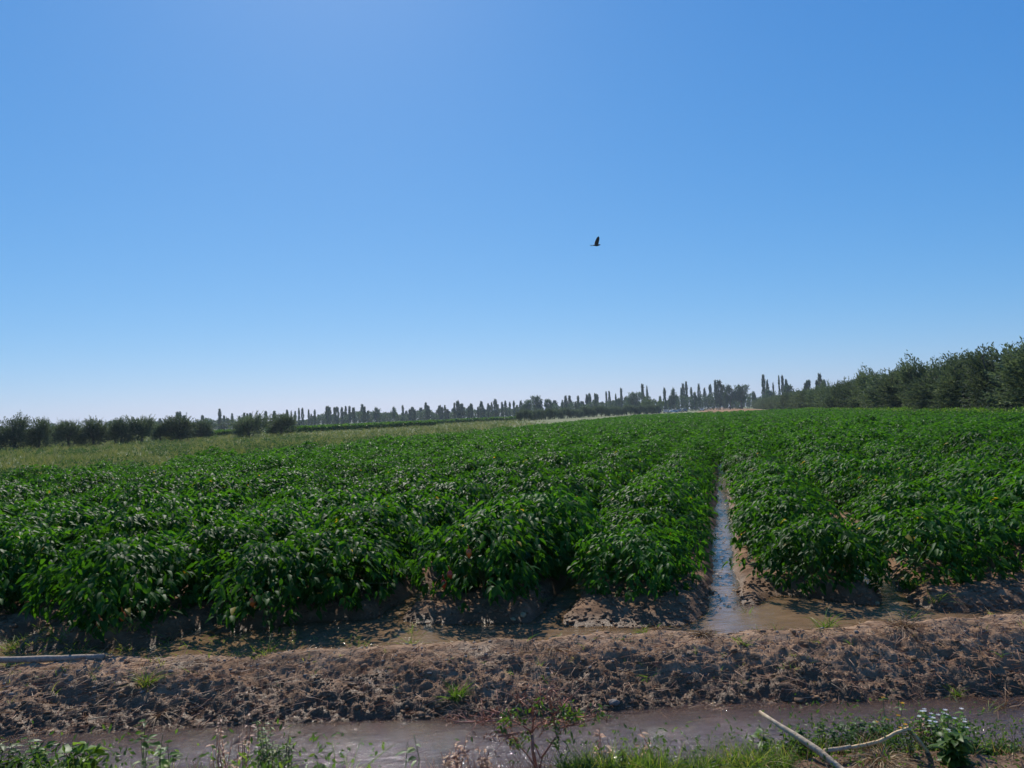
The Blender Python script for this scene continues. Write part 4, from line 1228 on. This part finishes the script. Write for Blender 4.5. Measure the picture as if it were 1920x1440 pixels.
for i, (px, h, lb) in enumerate([(1495, .18, 'tangled yellow-green ground weed just right of the branch'), (1530, .19, 'tangled yellow-green ground weed, second from the branch'),
                                 (1575, .20, 'dense small-leaved weed behind the straw heap, left part'), (1620, .20, 'dense small-leaved weed behind the straw heap, middle part'),
                                 (1665, .19, 'dense small-leaved weed behind the peak of the bent stalk')]):
    weed(px, 1398, -.10, h, 15, .026, lb, dens=20, lw=.5, seed=i, tones=(.0, .95) if i < 2 else (0, .5), spread=.5)
weed(1668, 1385, -.10, .28, 6, .03, 'weed with yellow flowers above the ditch water', flower='yellow', dens=14)
weed(1705, 1415, -.08, .12, 4, .03, 'low weed with one yellow flower under the bent stalk', flower='yellow', dens=8)
weed(1728, 1388, -.10, .26, 7, .035, 'reddish seeding weed left of the white flowers', 'red_straw', 'red_stem', dens=12, name='dead_weed')
weed(1765, 1395, -.09, .25, 15, .03, 'leafy green weed with white flowers', flower='white', dens=11, lw=.5, tones=(.3, .9), spread=.4)
weed(1795, 1400, -.09, .22, 13, .036, 'leafy green weed with white flowers, lower and further right', flower='white', dens=11, lw=.5, seed=1, tones=(.3, .9), spread=.4)
weed(1790, 1432, -.07, .13, 9, .06, 'bright green broad-leaved weed at the bottom right', dens=9, lw=.6, tones=(.4, .85))
weed(1840, 1402, -.08, .07, 16, .022, 'low green clover patch on the right bank edge', dens=16, lw=.7, spread=.9)
weed(1890, 1400, -.08, .07, 16, .022, 'low green clover patch at the right edge', dens=16, lw=.7, spread=.9, seed=2)

# reddish half-dead shrub in front of the ditch
def shrub():
    c = atz(1008, 1432, -.09); c.z = tz(c.x, c.y) - .02
    root = empty('reddish_shrub', c); tag(root, 'reddish half-dead shrub with forked stems and few green leaves', 'shrub')
    r = np.random.default_rng(4)
    k = (c.y) / FPX                                      # metres per photo pixel at its depth
    sb = MB(); tips = []
    def seg(a, b, r0, r1, n=6):
        a, b = Vector(a), Vector(b); m = a.lerp(b, .5) + Vector((r.normal() * .007, r.normal() * .012, r.normal() * .005))
        tube(sb, [a, m, b], [r0, (r0 + r1) / 2, r1], n)
    def q(px, py, dy=0): return Vector(((px - 1008) * k, dy, (1434 - py) * k))
    f1 = q(1004, 1395)
    tube(sb, [q(1010, 1440), q(1008, 1420), f1], [.013, .011, .010], 8)
    seg(f1, q(1000, 1335), .010, .0075); seg(q(1008, 1400), q(1016, 1378), .007, .006); seg(q(1016, 1378), q(1045, 1332, -.05), .006, .004)
    seg(f1, q(972, 1358, .04), .005, .003); seg(q(1014, 1380), q(1002, 1352, .03), .004, .003)
    ends = [((1000, 1335), (960, 1310, .03)), ((1000, 1335), (935, 1330, -.05)), ((960, 1310), (905, 1312, .02)), ((905, 1312), (858, 1308, .0)), ((960, 1310), (930, 1298, .06)),
            ((1000, 1335), (1002, 1300, .0)), ((1002, 1300), (978, 1278, .05)), ((1002, 1300), (1020, 1275, .04)), ((1000, 1335), (1030, 1318, .06)), ((1030, 1318), (1060, 1322, .08)),
            ((1045, 1332), (1085, 1312, -.05)), ((1045, 1332), (1040, 1305, -.02)), ((1085, 1312), (1115, 1298, -.04)), ((1040, 1305), (1035, 1272, .0)), ((1040, 1305), (1070, 1280, .05)),
            ((978, 1278), (990, 1268, .0)), ((1020, 1275), (1045, 1262, .05)), ((935, 1330), (960, 1345, .02)), ((972, 1358), (966, 1345, .05)), ((930, 1298), (920, 1315, .05))]
    for (a, b) in ends:
        A = q(*a, .02); B = q(b[0], b[1], b[2]); seg(A, B, .0055, .003, 5); tips.append(B)
        for _ in range(6):
            e = B + Vector((r.normal() * .045, r.normal() * .045, r.normal() * .03 + .012)); seg(A.lerp(B, .3 + .7 * r.random()), e, .0024, .0012, 4); tips.append(e)
    # bleached broken shoots
    obj('stems', sb.mesh('shrub_stems', M['red_stem'], True), root)
    wb = MB()
    for a, b, c_ in (((985, 1300), (978, 1278), (975, 1245)), ((970, 1292), (980, 1280), (990, 1268)), ((1020, 1280), (1014, 1262), (1012, 1248)), ((1030, 1262), (1040, 1258), (1046, 1268))):
        tube(wb, [q(*a, .03), q(*b, .035), q(*c_, .02)], [.003, .003, .0015], 5)
    obj('dry_shoots', wb.mesh('dry_shoots', M['straw_stalk']), root)
    P = np.array([tuple(t) for t in tips])
    dl = MB(); n = len(P) * 4
    PP = np.repeat(P, 4, 0) + r.normal(size=(n, 3)) * .012
    leaves_quad(dl, PP, r.normal(size=(n, 3)), r.normal(size=(n, 3)), .034, .009, .2)
    obj('dead_leaves', dl.mesh('dead_leaves', M['red_straw']), root)
    gl = MB()
    for (px, py) in ((958, 1302), (950, 1310), (1018, 1285), (1060, 1295), (1072, 1302), (1082, 1308), (985, 1302), (968, 1355), (1048, 1348), (990, 1345), (1125, 1300), (1040, 1320)):
        n = 26
        C = np.array(q(px, py, r.normal() * .03))[None] + r.normal(size=(n, 3)) * .02
        leaves_long(gl, C, r.normal(size=(n, 3)) * [1, 1, .7] + [0, 0, .5], r.normal(size=(n, 3)) + [0, 0, 1], .042, .012, .2, .1, .3 + r.random(n) * .6)
    obj('leaves', gl.mesh('shrub_leaves', M['weed_leaf'], True), root)
shrub()

# ------------------------------------------------------------------ lying wood and stones
def stick(name, pts, rad, mat, label, cat, n=9):
    mb = MB()
    pts = [Vector(p) for p in pts]
    dense, rr = [], []
    r = random.Random(len(label))
    for i in range(len(pts) - 1):
        for k in range(5):
            t = k / 5; dense.append(pts[i].lerp(pts[i + 1], t) + Vector((r.uniform(-1, 1), r.uniform(-1, 1), r.uniform(-1, 1))) * .0012)
            rr.append((rad[i] * (1 - t) + rad[i + 1] * t) * (1 + r.uniform(-.06, .06)))
    dense.append(pts[-1]); rr.append(rad[-1])
    tube(mb, dense, rr, n)
    o = obj(name, mb.mesh(name, mat, True)); tag(o, label, cat); return o
a = aty(1424, 1334, 4.22); b = aty(1490, 1378, 4.02); c = aty(1535, 1408, 3.90); d_ = aty(1585, 1450, 3.78)
br = empty('fallen_branch', (0, 0, 0)); tag(br, 'pale bare branch leaning from the near bank over the ditch water', 'branch')
mb = MB(); tube(mb, [a, a.lerp(b, .5) + Vector((0, 0, -.004)), b, c, d_, aty(1640, 1500, 3.66)], [.008, .012, .016, .018, .018, .019], 12)
obj('main_limb', mb.mesh('main_limb', M['pale_wood'], True), br)
mb = MB(); tube(mb, [aty(1546, 1408, 3.89), aty(1575, 1404, 3.90), aty(1595, 1400, 3.91)], [.012, .011, .010], 8)
obj('side_twig', mb.mesh('side_twig', M['pale_wood'], True), br)
pts = [aty(1596, 1402, 3.91), aty(1625, 1396, 3.92), aty(1650, 1390, 3.93), aty(1680, 1374, 3.94), aty(1702, 1366, 3.94), aty(1720, 1385, 3.93), aty(1738, 1408, 3.92), aty(1748, 1424, 3.92)]
stick('bent_stalk', pts, [.010, .010, .010, .009, .010, .011, .010, .007], M['straw_stalk'], 'golden dry stalk bent into a peak beside the pale branch', 'stalk', 7)
pa = atz(-60, 1232, .12); pb = atz(194, 1234, .11)
za = max(tz(pa.x, pa.y), 0) + .02; zb = max(tz(pb.x, pb.y), 0) + .018
pts = [(pa.x + (pb.x - pa.x) * t, pa.y + (pb.y - pa.y) * t, za + (zb - za) * t) for t in (0, .33, .66, 1)]
stick('wooden_pole', pts, [.023, .022, .021, .021], M['grey_wood'], 'grey weathered pole lying on the berm at the left edge', 'pole', 12)
p1 = atz(165, 1333, -.05); p2 = atz(200, 1316, -.0)
stick('broken_reed', [(p1.x, p1.y, tz(p1.x, p1.y) + .02), (p2.x, p2.y, tz(p2.x, p2.y) + .03)], [.005, .004], M['straw_stalk'], 'short golden reed lying on the left bank face', 'reed', 6)
def stone(px, py, z, s, mat, label, cat='stone', name='stone', col=None):
    import bmesh
    c = atz(px, py, z); c.z = tz(c.x, c.y) + s * .25
    bm = bmesh.new(); bmesh.ops.create_icosphere(bm, subdivisions=3, radius=s)
    r = np.random.default_rng(int(px))
    off = r.random(3) * 50
    for v in bm.verts:
        n = float(fbm(np.array([v.co.x / s + off[0] + v.co.z / s]), np.array([v.co.y / s + off[1]]), 1.4, 4, 5)[0]) - .5
        v.co *= 1 + n * .8; v.co.x *= 1.35; v.co.z *= .7
    me = bpy.data.meshes.new(name); bm.to_mesh(me); bm.free(); me.materials.append(mat)
    for p in me.polygons: p.use_smooth = True
    o = obj(name, me, None, c); o.rotation_euler = (0, 0, r.random() * 6); tag(o, label, cat)
stone(870, 1182, .05, .055, M['stone'], 'largest grey clod at the back of the berm, left of the middle furrow')
stone(905, 1193, .06, .04, M['stone'], 'smaller grey clod just right of the largest one')
stone(862, 1200, .06, .03, M['stone'], 'little grey clod in front of the largest one')
stone(1150, 1290, -.03, .025, M['stone'], 'small rounded clod low on the dark bank face')
M['rotten'] = plain('rotten_pepper', (.30, .20, .10), .5, c2=(.42, .33, .16), scale=25)
stone(981, 1158, .02, .028, M['rotten'], 'brownish rotten pepper lying upright in the furrow mouth', 'fallen pepper', 'fallen_pepper')
stone(962, 1161, .02, .020, M['rotten'], 'smaller rotten pepper left of the other fallen one', 'fallen pepper', 'fallen_pepper')
stone(1645, 1131, .01, .016, M['rotten'], 'pale fallen pepper in the right-hand pool', 'fallen pepper', 'fallen_pepper')

# ------------------------------------------------------------------ air
HM = bpy.data.materials.new('haze'); HM.use_nodes = True
hn = HM.node_tree
for n in list(hn.nodes): hn.nodes.remove(n)
ho = hn.nodes.new('ShaderNodeOutputMaterial'); hv = hn.nodes.new('ShaderNodeVolumePrincipled')
hv.inputs['Color'].default_value = (.72, .86, 1.0, 1); hv.inputs['Density'].default_value = .0002
hv.inputs['Anisotropy'].default_value = .3
hn.links.new(hv.outputs[0], ho.inputs['Volume'])
hb = MB(); a_, b_, c_ = 4700.0, -1.8, 45.0
hb.add([(x, y, z) for z in (b_, c_) for x, y in ((-a_, -a_), (a_, -a_), (a_, a_), (-a_, a_))], None,
       [[0, 3, 2, 1], [4, 5, 6, 7], [0, 1, 5, 4], [1, 2, 6, 5], [2, 3, 7, 6], [3, 0, 4, 7]])
o = obj('haze', hb.mesh('haze', HM)); tag(o, 'thin bluish summer haze over the fields', 'haze', kind='stuff')
